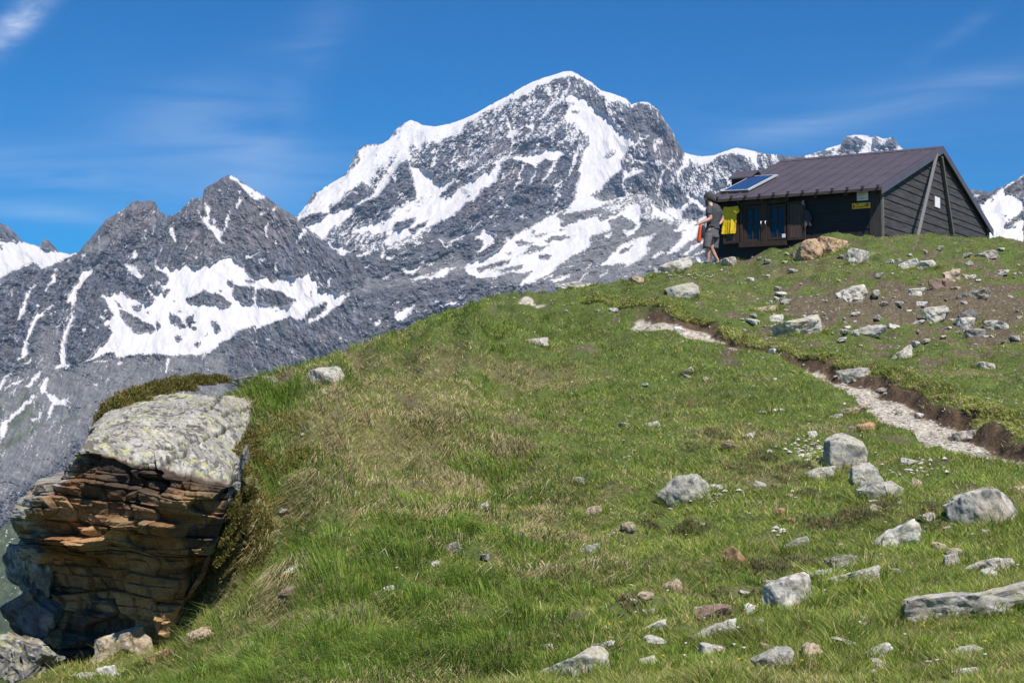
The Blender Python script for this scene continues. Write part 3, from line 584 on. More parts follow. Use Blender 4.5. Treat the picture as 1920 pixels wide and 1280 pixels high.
mountain('dark_peaks', 'dark twin rock peaks above a snow-filled bowl, running into snow-streaked moraine slopes', SC_, 1240, -40, 1800, 6200., 3.4, 560, 200, rough=1.0, gully=.36, diag=[(2.0, None), (1.15, lambda U: sst(330, 520, U)), (2.72, lambda U: sst(600, 780, U))], step=1.6,
  ridges=[([(430,330),(430,400),(420,470)], 50, .5), ([(280,378),(240,440),(260,520)], 40, .45), ([(150,480),(170,560),(130,640)], 34, .55), ([(60,500),(60,590),(20,680)], 26, .5), ([(560,410),(600,480),(640,520)], 34, .4), ([(660,540),(760,508),(880,478),(960,440)], 26, .35), ([(380,375),(350,440)], 20, .5), ([(500,380),(520,450)], 24, .4)], Yfun=valley)

vf, nt, b = new_mat('valley meadow'); b.inputs['Base Color'].default_value = (.075,.095,.042,1)
mb = MB(); mb.add([(-7000,60,-660),(7000,60,-660),(7000,6500,-660),(-7000,6500,-660)], [(0,1,2,3)]); tag(mb.build('valley_floor', vf), 'green valley floor far below', 'valley', kind='structure')
# ================================================================ rocks
def icos(sub):
    bm = bmesh.new(); bmesh.ops.create_icosphere(bm, subdivisions=sub, radius=1)
    bm.verts.ensure_lookup_table()
    V = np.array([v.co[:] for v in bm.verts]); Fa = np.array([[v.index for v in f.verts] for f in bm.faces]); bm.free(); return V, Fa
ICO = {k: icos(k) for k in (2, 3, 4, 5)}
rmat, nt, b = new_mat('weathered stone')
at = nd(nt, 'ShaderNodeAttribute', attribute_name='Col'); tc = nd(nt, 'ShaderNodeTexCoord')
no = nd(nt, 'ShaderNodeTexNoise', Scale=45.0, Detail=6.0, Roughness=.7); nt.links.new(tc.outputs['Object'], no.inputs['Vector'])
r = ramp(nt, no.outputs[0], [(.32, (.62,.62,.60)), (.5, (1,1,1)), (.7, (1.28,1.26,1.2))])
nt.links.new(mix(nt, 1.0, at.outputs['Color'], r.outputs[0], 'MULTIPLY'), b.inputs['Base Color'])
bp = nd(nt, 'ShaderNodeBump', Strength=.6, Distance=.012); nt.links.new(no.outputs[0], bp.inputs['Height']); nt.links.new(bp.outputs[0], b.inputs['Normal'])
b.inputs['Roughness'].default_value = .9; b.inputs['Specular IOR Level'].default_value = .25
TONE = {'grey': (.37,.355,.33), 'pale': (.52,.49,.44), 'white': (.62,.59,.54), 'orange': (.44,.27,.16), 'brown': (.23,.165,.13), 'dark': (.15,.145,.14), 'tan': (.42,.33,.24)}
def rock_mesh(name, size, seed, kind, lichen=.0, sub=4, planes=11, flat=.0, rough=.06):
    V, Fa = ICO[sub]; r_ = np.random.default_rng(seed)
    n = r_.normal(size=(planes, 3)); n /= np.linalg.norm(n, axis=1)[:, None]
    n = np.concatenate([n, [[0,0,1],[r_.normal()*.15, r_.normal()*.15, 1]], [[0,0,-1]]]); n /= np.linalg.norm(n, axis=1)[:, None]
    d = r_.uniform(.62, 1.0, len(n)); d[-3:] = [.42, .38, .8]
    dots = V @ n.T; rr = np.where(dots > .05, d/np.maximum(dots, .05), 9.)
    k = 40.0; rad = -np.log(np.exp(-k*np.minimum(rr, 3)).sum(1))/k; rad = np.clip(rad, .3, 1.35)
    P_ = V*rad[:, None]
    w = (fb3(P_*2.2+seed, seed, 3)*rough+fb3(P_*7+seed, seed+3, 3)*rough*.55)
    lay = np.abs(((P_[:,2]*4.0+P_[:,0]*.9+fb3(P_*1.5, seed+9, 2)) % 1)-.5)*.05     # bedding cracks
    P_ = P_*(1+w-lay)[:, None]
    P_ = P_/np.array([np.ptp(P_[:,0]), np.ptp(P_[:,1]), np.ptp(P_[:,2])])*np.array(size)
    hz = size[2]; P_ = P_+V*(.16*hz*fb3(P_/hz*.9+seed, seed+60, 3)+.05*hz*fb3(P_/hz*3.5, seed+61, 2))[:, None]
    P_[:,2] -= P_[:,2].min()
    q = P_/max(size)*3
    base = np.array(TONE[kind])*(1+.26*fb3(q*2, seed+20, 4)[:, None]+.12*r_.normal())
    base = base*(1-.5*sst(.25, .6, fb3(q*3, seed+25, 4))[:, None])
    if kind in ('grey', 'pale', 'dark'):
        t = sst(.25, .6, fb3(q*1.3, seed+31, 3))[:, None]*.5; base = base*(1-t)+np.array([.40,.33,.26])*t
    if lichen > 0:
        l = sst(.46-lichen*.4, .72-lichen*.4, fb3(q*7.5, seed+41, 4))[:, None]*.6; base = base*(1-l)+np.array([.47,.46,.19])*l
        l = sst(.3, .5, fb3(q*7, seed+47, 3))[:, None]*.5; base = base*(1-l)+np.array([.52,.52,.47])*l
    return np_mesh(name, P_, Fa, np.clip(base, .02, .75), smooth=False)
ROCKF = []     # footprints kept free of grass: x, y, rx, ry, angle
def place(name, label, u, vb, w, h, kind='grey', lichen=.0, seed=None, depth=.8, tilt=.0, yaw=None, cat='rock', sub=5, planes=7, rough=.06, sink=.36, group=None, at=None):
    seed = seed if seed is not None else int(u*7+vb)
    tilt = tilt-.10; random.seed(seed)
    g = at if at is not None else ground(u, vb-h*.15)
    s = g.y/F; W = w*s; H = max(h*s*.80, .02)/(1-sink); D = W*depth*.8
    me = rock_mesh(name, (W, D, H), seed, kind, lichen, sub, planes, rough=rough)
    o = link(name, me, rmat)
    yw = yaw if yaw is not None else random.uniform(-.25, .25)
    o.rotation_euler = (0, tilt, yw)
    yc = g.y+D*.35
    o.location = (g.x*yc/g.y, yc, float(hgt(g.x*yc/g.y, yc))*.5+float(hgt(g.x, g.y))*.5-H*sink)
    ROCKF.append((o.location.x, yc+D*.05, W*.38, D*.38, yw))
    return tag(o, label, cat, group)
BIG = [ # u, bottom v, w, h, kind, lichen, tilt, label, extras
 (1868,1000,128,86,'pale',.0,-.30,'large white-veined boulder bulging out of the grass at the right edge',dict(rough=.10,sub=5,name='boulder')),
 (1590,884,72,56,'grey',.35,-.1,'upright grey rock with yellow lichen on its face beside white chips',dict(sub=5,depth=.7)),
 (1622,921,58,46,'grey',.1,0,'round speckled grey rock directly below the upright lichen-faced one',dict(rough=.09)),
 (1650,944,88,38,'grey',.15,-.12,'low mottled grey rock in front of the round speckled rock',dict()),
 (1287,948,92,46,'grey',.18,-.18,'long grey rock with dark lower end and a pale chunk at its right',dict(sub=5)),
 (1345,925,36,16,'white',.0,0,'creamy chunk at the upper end of the long dark-ended rock',dict()),
 (1540,906,64,28,'pale',.1,-.05,'flat pale rock lying left of the round speckled rock',dict()),
 (1513,868,34,18,'white',.0,-.1,'small cream block just left of the white stone chips',dict()),
 (1688,1034,112,44,'pale',.05,-.36,'long thin tilted slab of pale banded stone above the lichened wedge',dict(depth=.35,planes=7)),
 (1384,1066,54,44,'orange',.0,-.5,'bright orange pointed stone standing alone in the grass',dict(depth=.6,planes=8)),
 (1584,1072,84,34,'dark',.45,-.05,'wedge of dark rock with a lichen-yellow top under the tilted slab',dict(planes=8)),
 (1483,1148,114,66,'pale',.0,-.12,'big smooth cream block with a shaded end, largest of the lower slope',dict(sub=5,planes=8,rough=.03)),
 (1540,1092,52,20,'grey',.0,0,'flat grey slab touching the top of the cream block',dict(depth=.6)),
 (1600,1100,126,26,'pale',.15,-.2,'long low ledge of stone rising right from the cream block',dict(depth=.4)),
 (1447,1105,30,16,'grey',.0,0,'little grey slab left of the cream block',dict()),
 (1329,1170,80,30,'brown',.0,0,'coarse reddish brown rock with a rugged top',dict(rough=.12,sub=5)),
 (1340,1202,106,24,'pale',.0,-.3,'narrow pale slab just below the reddish brown rock',dict(depth=.35)),
 (1405,1155,26,17,'white',.0,0,'fist-sized white stone right of the reddish brown rock',dict()),
 (1456,1262,84,40,'grey',.2,-.08,'dark-sided grey rock near the bottom edge of the meadow',dict(sub=5)),
 (1800,1170,262,60,'grey',.12,-.02,'very long knobbly outcrop of pale grey stone at lower right',dict(rough=.13,sub=5,depth=.28,planes=15,name='outcrop',seed=5,sink=.42,yaw=.10)),
 (1790,1064,42,32,'grey',.1,-.2,'pointed grey stone between the tilted slab and the right edge',dict(planes=8)),
 (1866,1076,106,24,'pale',.1,-.12,'flat rusty-flecked slab near the right edge above the outcrop',dict(depth=.5)),
 (1850,930,44,14,'grey',.0,0,'low grey stone left of the right-edge tan one',dict()),
 (1903,930,50,20,'tan',.0,0,'tan stone just above the large white-veined boulder',dict()),
 (1085,1284,150,50,'grey',.35,-.32,'long lichen-green slab running off the bottom edge',dict(depth=.4,sub=5)),
 (1110,1048,66,26,'grey',.05,-.32,'slim grey slab poking from the grass of the mid slope',dict(depth=.4)),
 (846,1047,38,16,'pale',.0,-.2,'whitish stone in the tussocks of the lower mid slope',dict(depth=.5)),
 (1118,972,40,18,'tan',.0,-.25,'tan slab of the mid slope up-slope from the slim grey slab',dict(depth=.5)),
 (902,962,32,14,'pale',.25,-.2,'greenish flat stone among dry grass in the middle of the slope',dict()),
 (1085,912,24,12,'grey',.3,0,'small lichened stone right of the slope middle, alone in short turf',dict()),
 (560,1118,86,15,'brown',.0,-.2,'thin dark slab lying in the tall grass right of the overhang',dict(depth=.4)),
 (623,727,62,34,'grey',.42,-.05,'rounded yellow-lichened rock high on the tussock slope',dict(sub=5,planes=14)),
 (619,744,38,18,'grey',.5,0,'smaller lichened rock right under the rounded one on the tussock slope',dict()),
 (478,712,80,14,'grey',.05,.0,'flat slab on the skyline behind the great boulder',dict(depth=.5)),
 (1010,648,44,14,'pale',.0,0,'pale flat stone just below the grassy crest',dict()),
 (1283,562,62,28,'grey',.15,-.16,'smooth blue-grey rock set in turf above the path bank',dict(sub=5,planes=12,rough=.03)),
 (1262,516,76,20,'pale',.05,-.25,'long pale slab leaning on the crest left of the walker',dict(depth=.5)),
 (1195,535,30,14,'tan',.0,0,'tan stone on the crest grass left of the long pale slab',dict()),
 (1080,543,80,14,'pale',.0,0,'white rock strip showing at the crest beyond the path end',dict(depth=.5)),
 (1366,504,32,19,'pale',.0,0,"whitish stone beside the walker's rear foot",dict()),
 (1523,492,52,36,'orange',.05,-.1,'rust-orange boulder with a dark hollow in front of the hut',dict(sub=5,rough=.10,name='boulder')),
 (1560,480,62,32,'orange',.25,.1,'orange-topped boulder with yellow lichen right against the rust one',dict(sub=5,rough=.08,name='boulder')),
 (1491,488,28,12,'dark',.0,0,'dark flat stone at the left foot of the rust-orange boulder',dict()),
 (1602,495,46,26,'white',.0,.30,'white pointed rock like an arrowhead below the trail sign',dict(planes=7,depth=.5)),
 (1706,508,38,17,'white',.1,-.08,'left of two whitish humps lying side by side below the gable wall',dict(name='rock')),
 (1742,508,44,19,'white',.1,-.08,'right of two whitish humps lying side by side below the gable wall',dict(name='rock')),
 (1852,489,46,14,'pale',.0,-.1,'flat pale slab near the right end of the grassy crest',dict(depth=.5)),
 (1768,543,40,24,'brown',.0,0,'brownish low stone propped against the upright cream block on the soil',dict()),
 (1797,533,38,32,'tan',.1,-.3,'upright cream block on bare soil, tallest stone below the gable',dict(planes=7)),
 (1719,559,44,17,'pale',.4,0,'yellow-lichened dome of stone in the middle of the bare soil',dict()),
 (1836,565,64,20,'dark',.1,-.05,'layered dark grey stone on the soil near the right edge',dict(rough=.10)),
 (1600,571,60,26,'pale',.15,-.2,'pale stone with ragged lower edge at the left of the bare soil',dict(rough=.09)),
 (1437,589,56,13,'tan',.1,-.1,'thin tan slab in turf above the bank',dict(depth=.5)),
 (1452,605,26,13,'pale',.4,0,'small yellowish stone above the long bank slab',dict()),
 (1495,629,102,30,'pale',.15,-.14,'broad flat pale slab, widest stone above the path',dict(depth=.55,sub=5)),
 (1755,603,56,26,'pale',.2,-.05,'triangular pale slab lying at the lower rim of the bare soil',dict(planes=8)),
 (1826,610,40,34,'dark',.0,-.4,'dark leaning stone on the lower rim of the soil',dict(rough=.09)),
 (1632,636,66,18,'grey',.05,-.03,'low blue-grey slab on the brow of the path bank',dict(depth=.5)),
 (1811,618,32,18,'pale',.0,.2,'pale pointed stone perched on a greyer one near the right edge',dict(planes=7)),
 (1822,640,46,22,'grey',.0,.1,'grey stone under the perched pale pointed one',dict()),
 (1868,622,50,20,'pale',.3,0,'pyramid-shaped lichened stone close to the right edge',dict(planes=7)),
 (1695,677,48,20,'pale',.05,-.35,'pale slab jutting over the path bank',dict(depth=.4)),
 (1846,694,42,14,'pale',.1,0,'flat pale stone between the bank and the right edge',dict()),
 (1608,712,66,22,'grey',.05,-.05,'grey rock bedded in the middle of the path',dict(depth=.5,sub=5)),
 (1820,834,60,24,'pale',.0,-.12,'pale ledge standing in the near part of the path',dict(depth=.5,planes=8)),
 (1602,781,54,16,'tan',.0,-.2,'tan slab in the grass below the path',dict(depth=.5)),
 (1567,788,26,12,'white',.0,0,'white lump touching the tan slab below the path',dict()),
 (1628,814,34,18,'orange',.0,-.2,'orange stone in the grass below the near path',dict()),
 (1523,823,18,14,'white',.0,0,'single white stone between path and upright lichen-faced rock',dict()),
 (1406,826,30,13,'pale',.0,-.2,'slanting pale stone in turf left of the white lump',dict()),
 (1458,778,28,12,'white',.0,0,'cream stone of the upper turf left of the tan slab',dict()),
 (1222,806,28,13,'pale',.1,-.1,'pale stone in grass at the centre right of the slope',dict()),
 (1297,704,28,13,'pale',.0,-.3,'pale sliver of stone in the turf below the dirt cut',dict()),
 (1370,848,28,13,'brown',.0,0,'dull reddish stone left of the white chips',dict()),
 (1722,924,28,32,'tan',.0,0,'upright cream-brown stone right of the low mottled rock',dict(planes=8)),
 (1460,976,26,18,'orange',.0,0,'rounder of two rusty stones side by side in the lower turf',dict()),
 (1484,988,32,22,'orange',.0,-.3,'sharper grey-backed one of two rusty stones in the lower turf',dict()),
 (1260,1118,40,20,'tan',.0,-.35,'tan wedge in the grass left of the bright orange pointed stone',dict()),
 (1490,1035,64,22,'grey',.05,-.3,'thin grey slab among brown ground shrubs',dict(depth=.35)),
 (1650,1246,60,26,'pale',.0,-.4,'narrow pale stone rising from the bottom right grass',dict(depth=.4)),
 (1810,1272,56,18,'pale',.05,-.1,'low pale stone on the bottom edge at the right',dict()),
 (1745,980,30,14,'pale',.0,-.2,'pale chip left of the large white-veined boulder',dict()),
 (1213,1160,26,16,'grey',.0,0,'grey stone left of the reddish brown rock',dict()),
 (1225,1186,52,14,'pale',.0,-.2,'flat whitish slab left of the narrow pale slab',dict(depth=.4)),
 (370,1120,48,40,'tan',.05,-.3,'orange and white stone wedged at the right foot of the great boulder',dict(planes=8)),
 (380,1200,56,20,'tan',.0,-.2,'rough pinkish stone in grass right of the tan slab',dict(rough=.10)),
 (238,1236,128,50,'tan',.1,-.22,'broad tan slab lying at the foot of the overhang',dict(depth=.5,sub=5)),
 (305,1236,52,16,'orange',.0,-.25,'orange flake of stone right of the broad tan slab',dict(depth=.5)),
 (205,1276,46,28,'white',.0,0,'white rock at the bottom edge below the tan slab',dict()),
 (155,1284,60,14,'white',.0,0,'white flat rock running off the bottom left edge',dict()),
 (318,1195,30,18,'grey',.0,-.5,'blue-grey sliver next to the foot of the overhang',dict()),
 (1020,1225,50,14,'pale',.0,-.2,'pale flat stone in grass left of the bottom lichen slab',dict()),
 (1134,1226,50,14,'white',.0,-.1,'whitish stone above the upper end of the lichen-green slab',dict()),
]
for (u, vb, w_, h_, kd, li, ti, lab, ex) in BIG:
    ex = dict(ex); nm = ex.pop('name', 'rock'); place(nm, lab, u, vb, w_, h_, kd, li, tilt=ti, **ex)

# ---- the great overhanging boulder, lofted between its four corner edges
def build_great_boulder():
    K = np.array([0, .22, .42, .62, .82, 1.0])
    FL = [(112,1290,12.6),(98,1120,12.42),(92,1050,12.2),(62,975,11.8),(98,895,11.55),(140,838,11.45)]
    FR = [(300,1260,12.5),(330,1150,12.4),(378,1080,12.25),(404,1005,12.05),(422,955,11.9),(432,902,11.85)]
    BR = [(400,1100,15.2),(430,1000,15.1),(470,900,15.0),(486,840,14.9),(488,795,14.8),(480,738,14.9)]
    BL = [(80,1230,15.8),(80,1130,15.8),(95,1020,15.6),(130,920,15.5),(185,830,15.3),(225,752,15.3)]
    cor = [np.array([list(pt(*q)) for q in c]) for c in (FL, FR, BR, BL)]
    nf, ns, nb, nr, ntp = 420, 110, 60, 380, 200
    k = np.linspace(0, 1, nr)
    cc = [np.stack([np.interp(k, K, c[:, i]) for i in range(3)], 1) for c in cor]
    def smooth(a):
        for _ in range(6): a[1:-1] = (a[:-2]+a[2:]+2*a[1:-1])/4
        return a
    cc = [smooth(c) for c in cc]
    sides = []
    bul = [(-.16,-1,.12), (1,.0,.01), (0,1,.15), (-1,.1,.10)]
    for i, n in ((0, nf), (1, ns), (2, nb), (3, ns)):
        s = np.linspace(0, 1, n, endpoint=False)
        a, b_ = cc[i], cc[(i+1) % 4]
        p = a[:, None, :]*(1-s)[None, :, None]+b_[:, None, :]*s[None, :, None]
        dx, dy, am = bul[i]; bu = (4*s*(1-s))**.7*am
        p = p+np.stack([bu*dx, bu*dy, bu*0], -1)[None]*sst(0, .35, 1.12-k)[:, None, None]
        sides.append(p)
    ring = np.concatenate(sides, 1)                                     # nr x N x 3
    N = ring.shape[1]
    # top: blend from the rim to the middle
    rim = ring[-1]; ctr = rim.mean(0)+np.array([.05, .25, .16])
    tt = np.linspace(0, 1, ntp)[1:]**1.0
    top = rim[None]*(1-tt)[:, None, None]+ctr*tt[:, None, None]
    top[..., 2] += (.16*np.sin(np.pi*np.minimum(1, tt*.9))*.5)[:, None]
    allp = np.concatenate([ring, top], 0); R, N = allp.shape[:2]
    p = allp.reshape(-1, 3)
    rr = np.repeat(np.concatenate([k, 1+tt]), N)                        # 0..1 side, 1..2 top
    ist = rr > 1
    cen = np.array([ctr[0], ctr[1]])
    out = p[:, :2]-cen; out /= np.maximum(np.linalg.norm(out, axis=1), .05)[:, None]
    front = np.tile(np.concatenate([np.ones(nf), np.zeros(N-nf)]), R)
    out = np.where(front[:, None] > 0, np.array([-.3, -.95])*.7+out*.3, out)
    x, y, z = p.T
    u, v = proj(x, y, z)
    zb = z+.10*x+.05*y+.03*fb3(p*1.6, 3, 4)                            # beds dip gently to the right
    def beds(th, wd, sd, soft):
        L = zb/th+.30*n2(x*1.1, z*0+sd, sd); i = np.floor(L); f = L-i
        bx = x/wd+_h(i.astype(np.int64), i.astype(np.int64)*0, i.astype(np.int64)*0, sd)/4294967296.0*3+.4*n2(x*2, z*4, sd+3)
        j = np.floor(bx); g = bx-j
        hv = lambda a, c: _h(a.astype(np.int64), c.astype(np.int64), (a*0).astype(np.int64), sd+5).astype(float)/4294967296.0
        h0 = hv(i, j); h1 = hv(i+1, j); w = sst(1-soft, 1, f)
        crack = np.exp(-((np.minimum(g, 1-g))*wd/.006)**2)*.7+np.exp(-((np.minimum(f, 1-f))*th/.005)**2)
        return h0*(1-w)+h1*w, crack
    b1, c1 = beds(.46, .62, 11, .05); b2, c2 = beds(.19, .36, 23, .08); b3, c3 = beds(.06, .20, 37, .1); b4, c4 = beds(.11, .15, 53, .06)
    dis = .24*(b1-.5)+.10*(b2-.5)+.045*(b3-.5)*sst(-.2,.2,fb3(p*2,66,2))+.06*(b4-.5)-.04*c1-.022*c2-.01*c4+.05*fb3(p*1.7, 5, 3)+.022*fb3(p*5, 65, 3)+.014*fb3(p*16, 6, 3)
    # three thick shelves that catch the sun
    for (ua, ub_, va, vb_, am) in ((98,220,1004,1034,.26), (282,348,974,1002,.16), (222,268,968,984,.12), (160,215,892,905,.12), (240,330,880,892,.10), (150,200,985,996,.10)):
        vm = va+(u-ua)/(ub_-ua)*(10 if ub_ > 230 else 4)
        prof = sst(vm-5, vm+1, v)*(1-sst(vm+4, vm+(vb_-va)*1.6, v))
        dis = dis+am*prof*sst(ua-3, ua+6, u)*(1-sst(ub_-14, ub_+2, u))*front
    dis = dis-.10*sst(.86, .93, rr)*(rr <= 1)*0
    keep = np.where(ist, np.exp(-(rr-1)/.05), 1.0)*np.where(rr < .03, rr/.03, 1)
    near_top = sst(1.0, .90, np.where(ist, 1.0, rr)) if False else np.clip((1.0-np.minimum(rr, 1))/.03, 0, 1)*.35+.65
    sideR = np.tile(np.concatenate([np.zeros(nf), np.ones(ns), np.zeros(N-nf-ns)]), R)
    d2 = dis*keep*near_top*(1-.75*sideR)
    q = p.copy(); q[:, :2] += out*d2[:, None]
    q[:, 2] -= (.02+.07*np.abs(fb3(p*3.5, 95, 3)))*np.exp(-np.abs(rr-1)/.028)*sst(.9, 1, rr)
    # rough upper surface with long joints
    tw = sst(1.0, 1.03, rr)
    def line(pts):
        Pp = np.array(pts, float); best = np.full(u.shape, 1e9)
        for i in range(len(Pp)-1):
            a, e = Pp[i], Pp[i+1]-Pp[i]; t_ = np.clip(((u-a[0])*e[0]+(v-a[1])*e[1])/(e@e), 0, 1); best = np.minimum(best, np.hypot(u-a[0]-t_*e[0], v-a[1]-t_*e[1]))
        return best
    wob = 3*fb(u/15, v/15, 4, 3)
    j = np.minimum(line([(430,730),(380,770),(400,775),(470,760)])+wob, np.minimum(line([(475,785),(400,815),(350,850),(280,846)])+wob, line([(350,850),(345,862),(300,872)])+wob))
    crack = np.exp(-(np.maximum(j, 0)/2.2)**2)
    q[:, 2] += (.022*fb3(p*2.2, 71, 3)+.012*fb3(p*11, 72, 4)-.02*np.exp(-(fb3(p*2.6, 76, 3)/.05)**2)+.05*(np.round(fb3(p*np.array([1.5,1.5,.2]), 75, 2)*3)/3)*sst(0,.1,rr-1)-.05*crack)*tw
    # colour of the stone itself
    n1 = fb3(p*3, 81, 4)[:, None]; nh = fb3(p*np.array([3,3,9]), 82, 4)[:, None]; nfv = fb3(p*16, 83, 3)[:, None]
    bh = (b2*.6+b1*.4)[:, None]
    rust = np.array([.21,.112,.052])*(1+.5*nh+.3*nfv); ora = np.array([.36,.19,.085])*(1+.3*nfv); och = np.array([.40,.27,.14])*(1+.3*nh)
    c = rust*(1-.8*sst(.25, .7, n1+nh*.6))+ora*.8*sst(.25, .7, n1+nh*.6)
    c = c*(1-sst(.55, .8, bh)*.6)+och*sst(.55, .8, bh)*.6
    low = sst(.45, .15, rr)[:, None] if False else (1-sst(.15, .5, rr))[:, None]; c = c*(1-low*.75)+och*1.25*low*.75
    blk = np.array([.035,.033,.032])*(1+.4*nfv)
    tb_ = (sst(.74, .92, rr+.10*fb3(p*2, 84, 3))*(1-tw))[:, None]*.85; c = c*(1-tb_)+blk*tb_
    bs = sst(.28, .5, fb3(p*np.array([2.5,2.5,1.0]), 85, 4))[:, None]*.8; c = c*(1-bs)+blk*bs
    pale = np.array([.30,.285,.26])*(1+.3*fb3(p*5, 86, 4)[:, None]+.2*nfv)
    lic = sst(.22, .45, fb3(p*23, 87, 4)+.3*fb3(p*2.5, 187, 2))[:, None]*.6
    pale = pale*(1-lic)+np.array([.46,.46,.17])*(1+.15*nfv)*lic
    wl = sst(.2, .4, fb3(p*36, 88, 3))[:, None]*.6; pale = pale*(1-wl)+np.array([.52,.51,.46])*wl
    dk = sst(.22, .5, fb3(p*27, 89, 4)+.35*fb3(p*5, 189, 3))[:, None]*.75; pale = pale*(1-dk)+np.array([.07,.065,.06])*dk
    pale = pale*(1-.75*crack[:, None])
    bare = (np.exp(-((u-455)/30)**2-((v-735)/14)**2))[:, None]; pale = pale*(1-bare)+np.array([.40,.34,.28])*bare
    side_pale = ((1-front)*sst(-.2, .2, fb3(p*3, 90, 3)+.3)+front*(1-sst(0, 28, u-np.interp(v, [838,895,975,1050,1120,1246], [140,98,62,92,98,112])+10*fb3(p*5, 91, 3)))*(v < 1040))[:, None]
    c = c*(1-side_pale)+pale*side_pale*.9
    tpm = tw[:, None]; c = c*(1-tpm)+pale*tpm
    Fa = grid_faces(R, N)
    i = np.arange(R-1)*N; wrap = np.stack([i+N-1, i, i+N, i+2*N-1], 1)
    Fa = np.concatenate([Fa, wrap])
    me = np_mesh('overhanging_boulder', q, Fa, np.clip(c, .01, .75), smooth=False)
    bm = bmesh.new(); bm.from_mesh(me); bmesh.ops.recalc_face_normals(bm, faces=bm.faces); bm.to_mesh(me); bm.free()
    o = link('overhanging_boulder', me, rmat)
    tag(o, 'great overhanging boulder, lichened grey on top with a rust-brown layered face', 'boulder')
    return o, q.reshape(R, N, 3)[-ntp+1:]
GB, GBTOP = build_great_boulder()
ROCKF.append((-3.15, 13.9, .75, 1.0, -.15))
def free_rock(nm, lab, u, vb, w, h, Y, kind, li, tilt=0, depth=.9, seed=5, rough=.1, planes=10):
    p = pt(u, vb, Y); s = Y/F
    o = link(nm, rock_mesh(nm, (w*s, w*s*depth, h*s*1.15), seed, kind, li, 5, planes, rough=rough), rmat)
    o.location = (p.x, Y+w*s*depth*.4, p.z-.12*h*s); o.rotation_euler = (0, tilt, .2); tag(o, lab, 'rock'); return o
free_rock('rock', 'lichened block with a dark underside, stacked left of the overhang', 56, 1124, 96, 108, 12.3, 'dark', .45, seed=97, rough=.10, planes=7)
free_rock('rock', 'dark slab leaning in the cleft under the stacked lichened block', 66, 1196, 110, 80, 12.2, 'dark', .0, tilt=-.55, seed=92, depth=.8)
free_rock('rock', 'lichened grey rock at the bottom left corner', 36, 1284, 150, 78, 11.8, 'dark', .4, tilt=.3, seed=93, rough=.14)
free_rock('rock', 'shadowed dark rock filling the gap left of the overhang foot', 118, 1215, 92, 120, 14.4, 'dark', .0, seed=94)

# ---- small countable stones
def small_set(n, pick, label, group, kinds, smin, smax, seed, nm='stone'):
    r_ = np.random.default_rng(seed); protos = [(rock_mesh(nm, (1, r_.uniform(.5,.9), r_.uniform(.22,.5)), seed+i, kinds[i % len(kinds)], .1*(i%3), 3, 6, rough=.12)) for i in range(8)]
    for me in protos: me.materials.append(rmat)
    k = 0; t = 0
    while k < n and t < n*60:
        t += 1; u, v = pick(r_)
        g = ground(u, v); s = smin+(smax-smin)*r_.random()**2.2
        if g.y > 43 or not (np.interp(u, SIL[:,0], SIL[:,1])+4 < v): continue
        if any((g.x-f[0])**2+(g.y-f[1])**2 < (f[2]+s*.5)**2 for f in ROCKF): continue
        o = bpy.data.objects.new(nm, protos[k % 8]); C.objects.link(o)
        o.scale = (s, s, s*r_.uniform(.8, 1.3)); o.location = (g.x, g.y, g.z-.12*s); o.rotation_euler = (r_.normal()*.15, -.15+r_.normal()*.15, r_.uniform(0, 6.28))
        tag(o, label, 'stone', group); ROCKF.append((g.x, g.y, s*.4, s*.4, 0)); k += 1
def in_soil(r_):
    while True:
        u, v = r_.uniform(1380, 1915), r_.uniform(465, 650)
        if abs((v-560)/70) < 1.3: return u, v
small_set(155, in_soil, 'small angular pale stone strewn over the trampled ground below the hut', 'pale stones strewn below the hut', ['pale','white','grey','pale','tan'], .05, .30, 501)
small_set(95, lambda r_: (r_.uniform(1150, 1915), r_.uniform(690, 1270)), 'small stone lying in the short turf of the lower right slope', 'small stones in the lower turf', ['pale','grey','white','tan'], .04, .19, 502)
small_set(26, lambda r_: (r_.uniform(500, 1150), r_.uniform(680, 1250)), 'small stone half hidden in the long grass of the left slope', 'small stones in the long grass', ['pale','grey','white'], .04, .13, 503)
def on_path(r_):
    t = r_.uniform(.3, len(_pp)-2); i = int(t); f = t-i
    return _pp[i][0]*(1-f)+_pp[i+1][0]*f+r_.normal()*14, _pp[i][1]*(1-f)+_pp[i+1][1]*f+r_.normal()*8
small_set(24, on_path, 'loose stone lying on or beside the worn path', 'loose stones of the path', ['pale','grey','white','pale'], .05, .20, 504)

# ---- uncountable chips
def chips(name, label, spots, kind, seed, zoff=.004):
    r_ = np.random.default_rng(seed); V0, F0 = ICO[2] if False else (np.array([[1,0,0],[-1,0,0],[0,1,0],[0,-1,0],[0,0,1],[0,0,-.6]], float), np.array([[4,0,2],[4,2,1],[4,1,3],[4,3,0],[5,2,0],[5,1,2],[5,3,1],[5,0,3]]))
    X, Y, S_ = spots; n = len(X); Z = hgt(X, Y)
    jit = r_.uniform(.55, 1.3, (n, 6, 3)); a = r_.uniform(0, 6.28, n); P_ = V0[None]*jit*S_[:, None, None]*np.array([1, .8, .5])
    x = P_[..., 0]*np.cos(a)[:, None]-P_[..., 1]*np.sin(a)[:, None]; y = P_[..., 0]*np.sin(a)[:, None]+P_[..., 1]*np.cos(a)[:, None]
    V = np.stack([x+X[:, None], y+Y[:, None], P_[..., 2]+Z[:, None]+zoff], -1).reshape(-1, 3)
    Fa = (F0[None]+np.arange(n)[:, None, None]*6).reshape(-1, 3)
    cset = np.array([TONE[k] for k in kind]); c = cset[r_.integers(0, len(cset), n)]*(r_.uniform(.75, 1.2, n))[:, None]
    tag(link(name, np_mesh(name, V, Fa, np.clip(np.repeat(c, 6, 0), 0, .75)), rmat), label, name, kind='stuff')
r_ = np.random.default_rng(77)
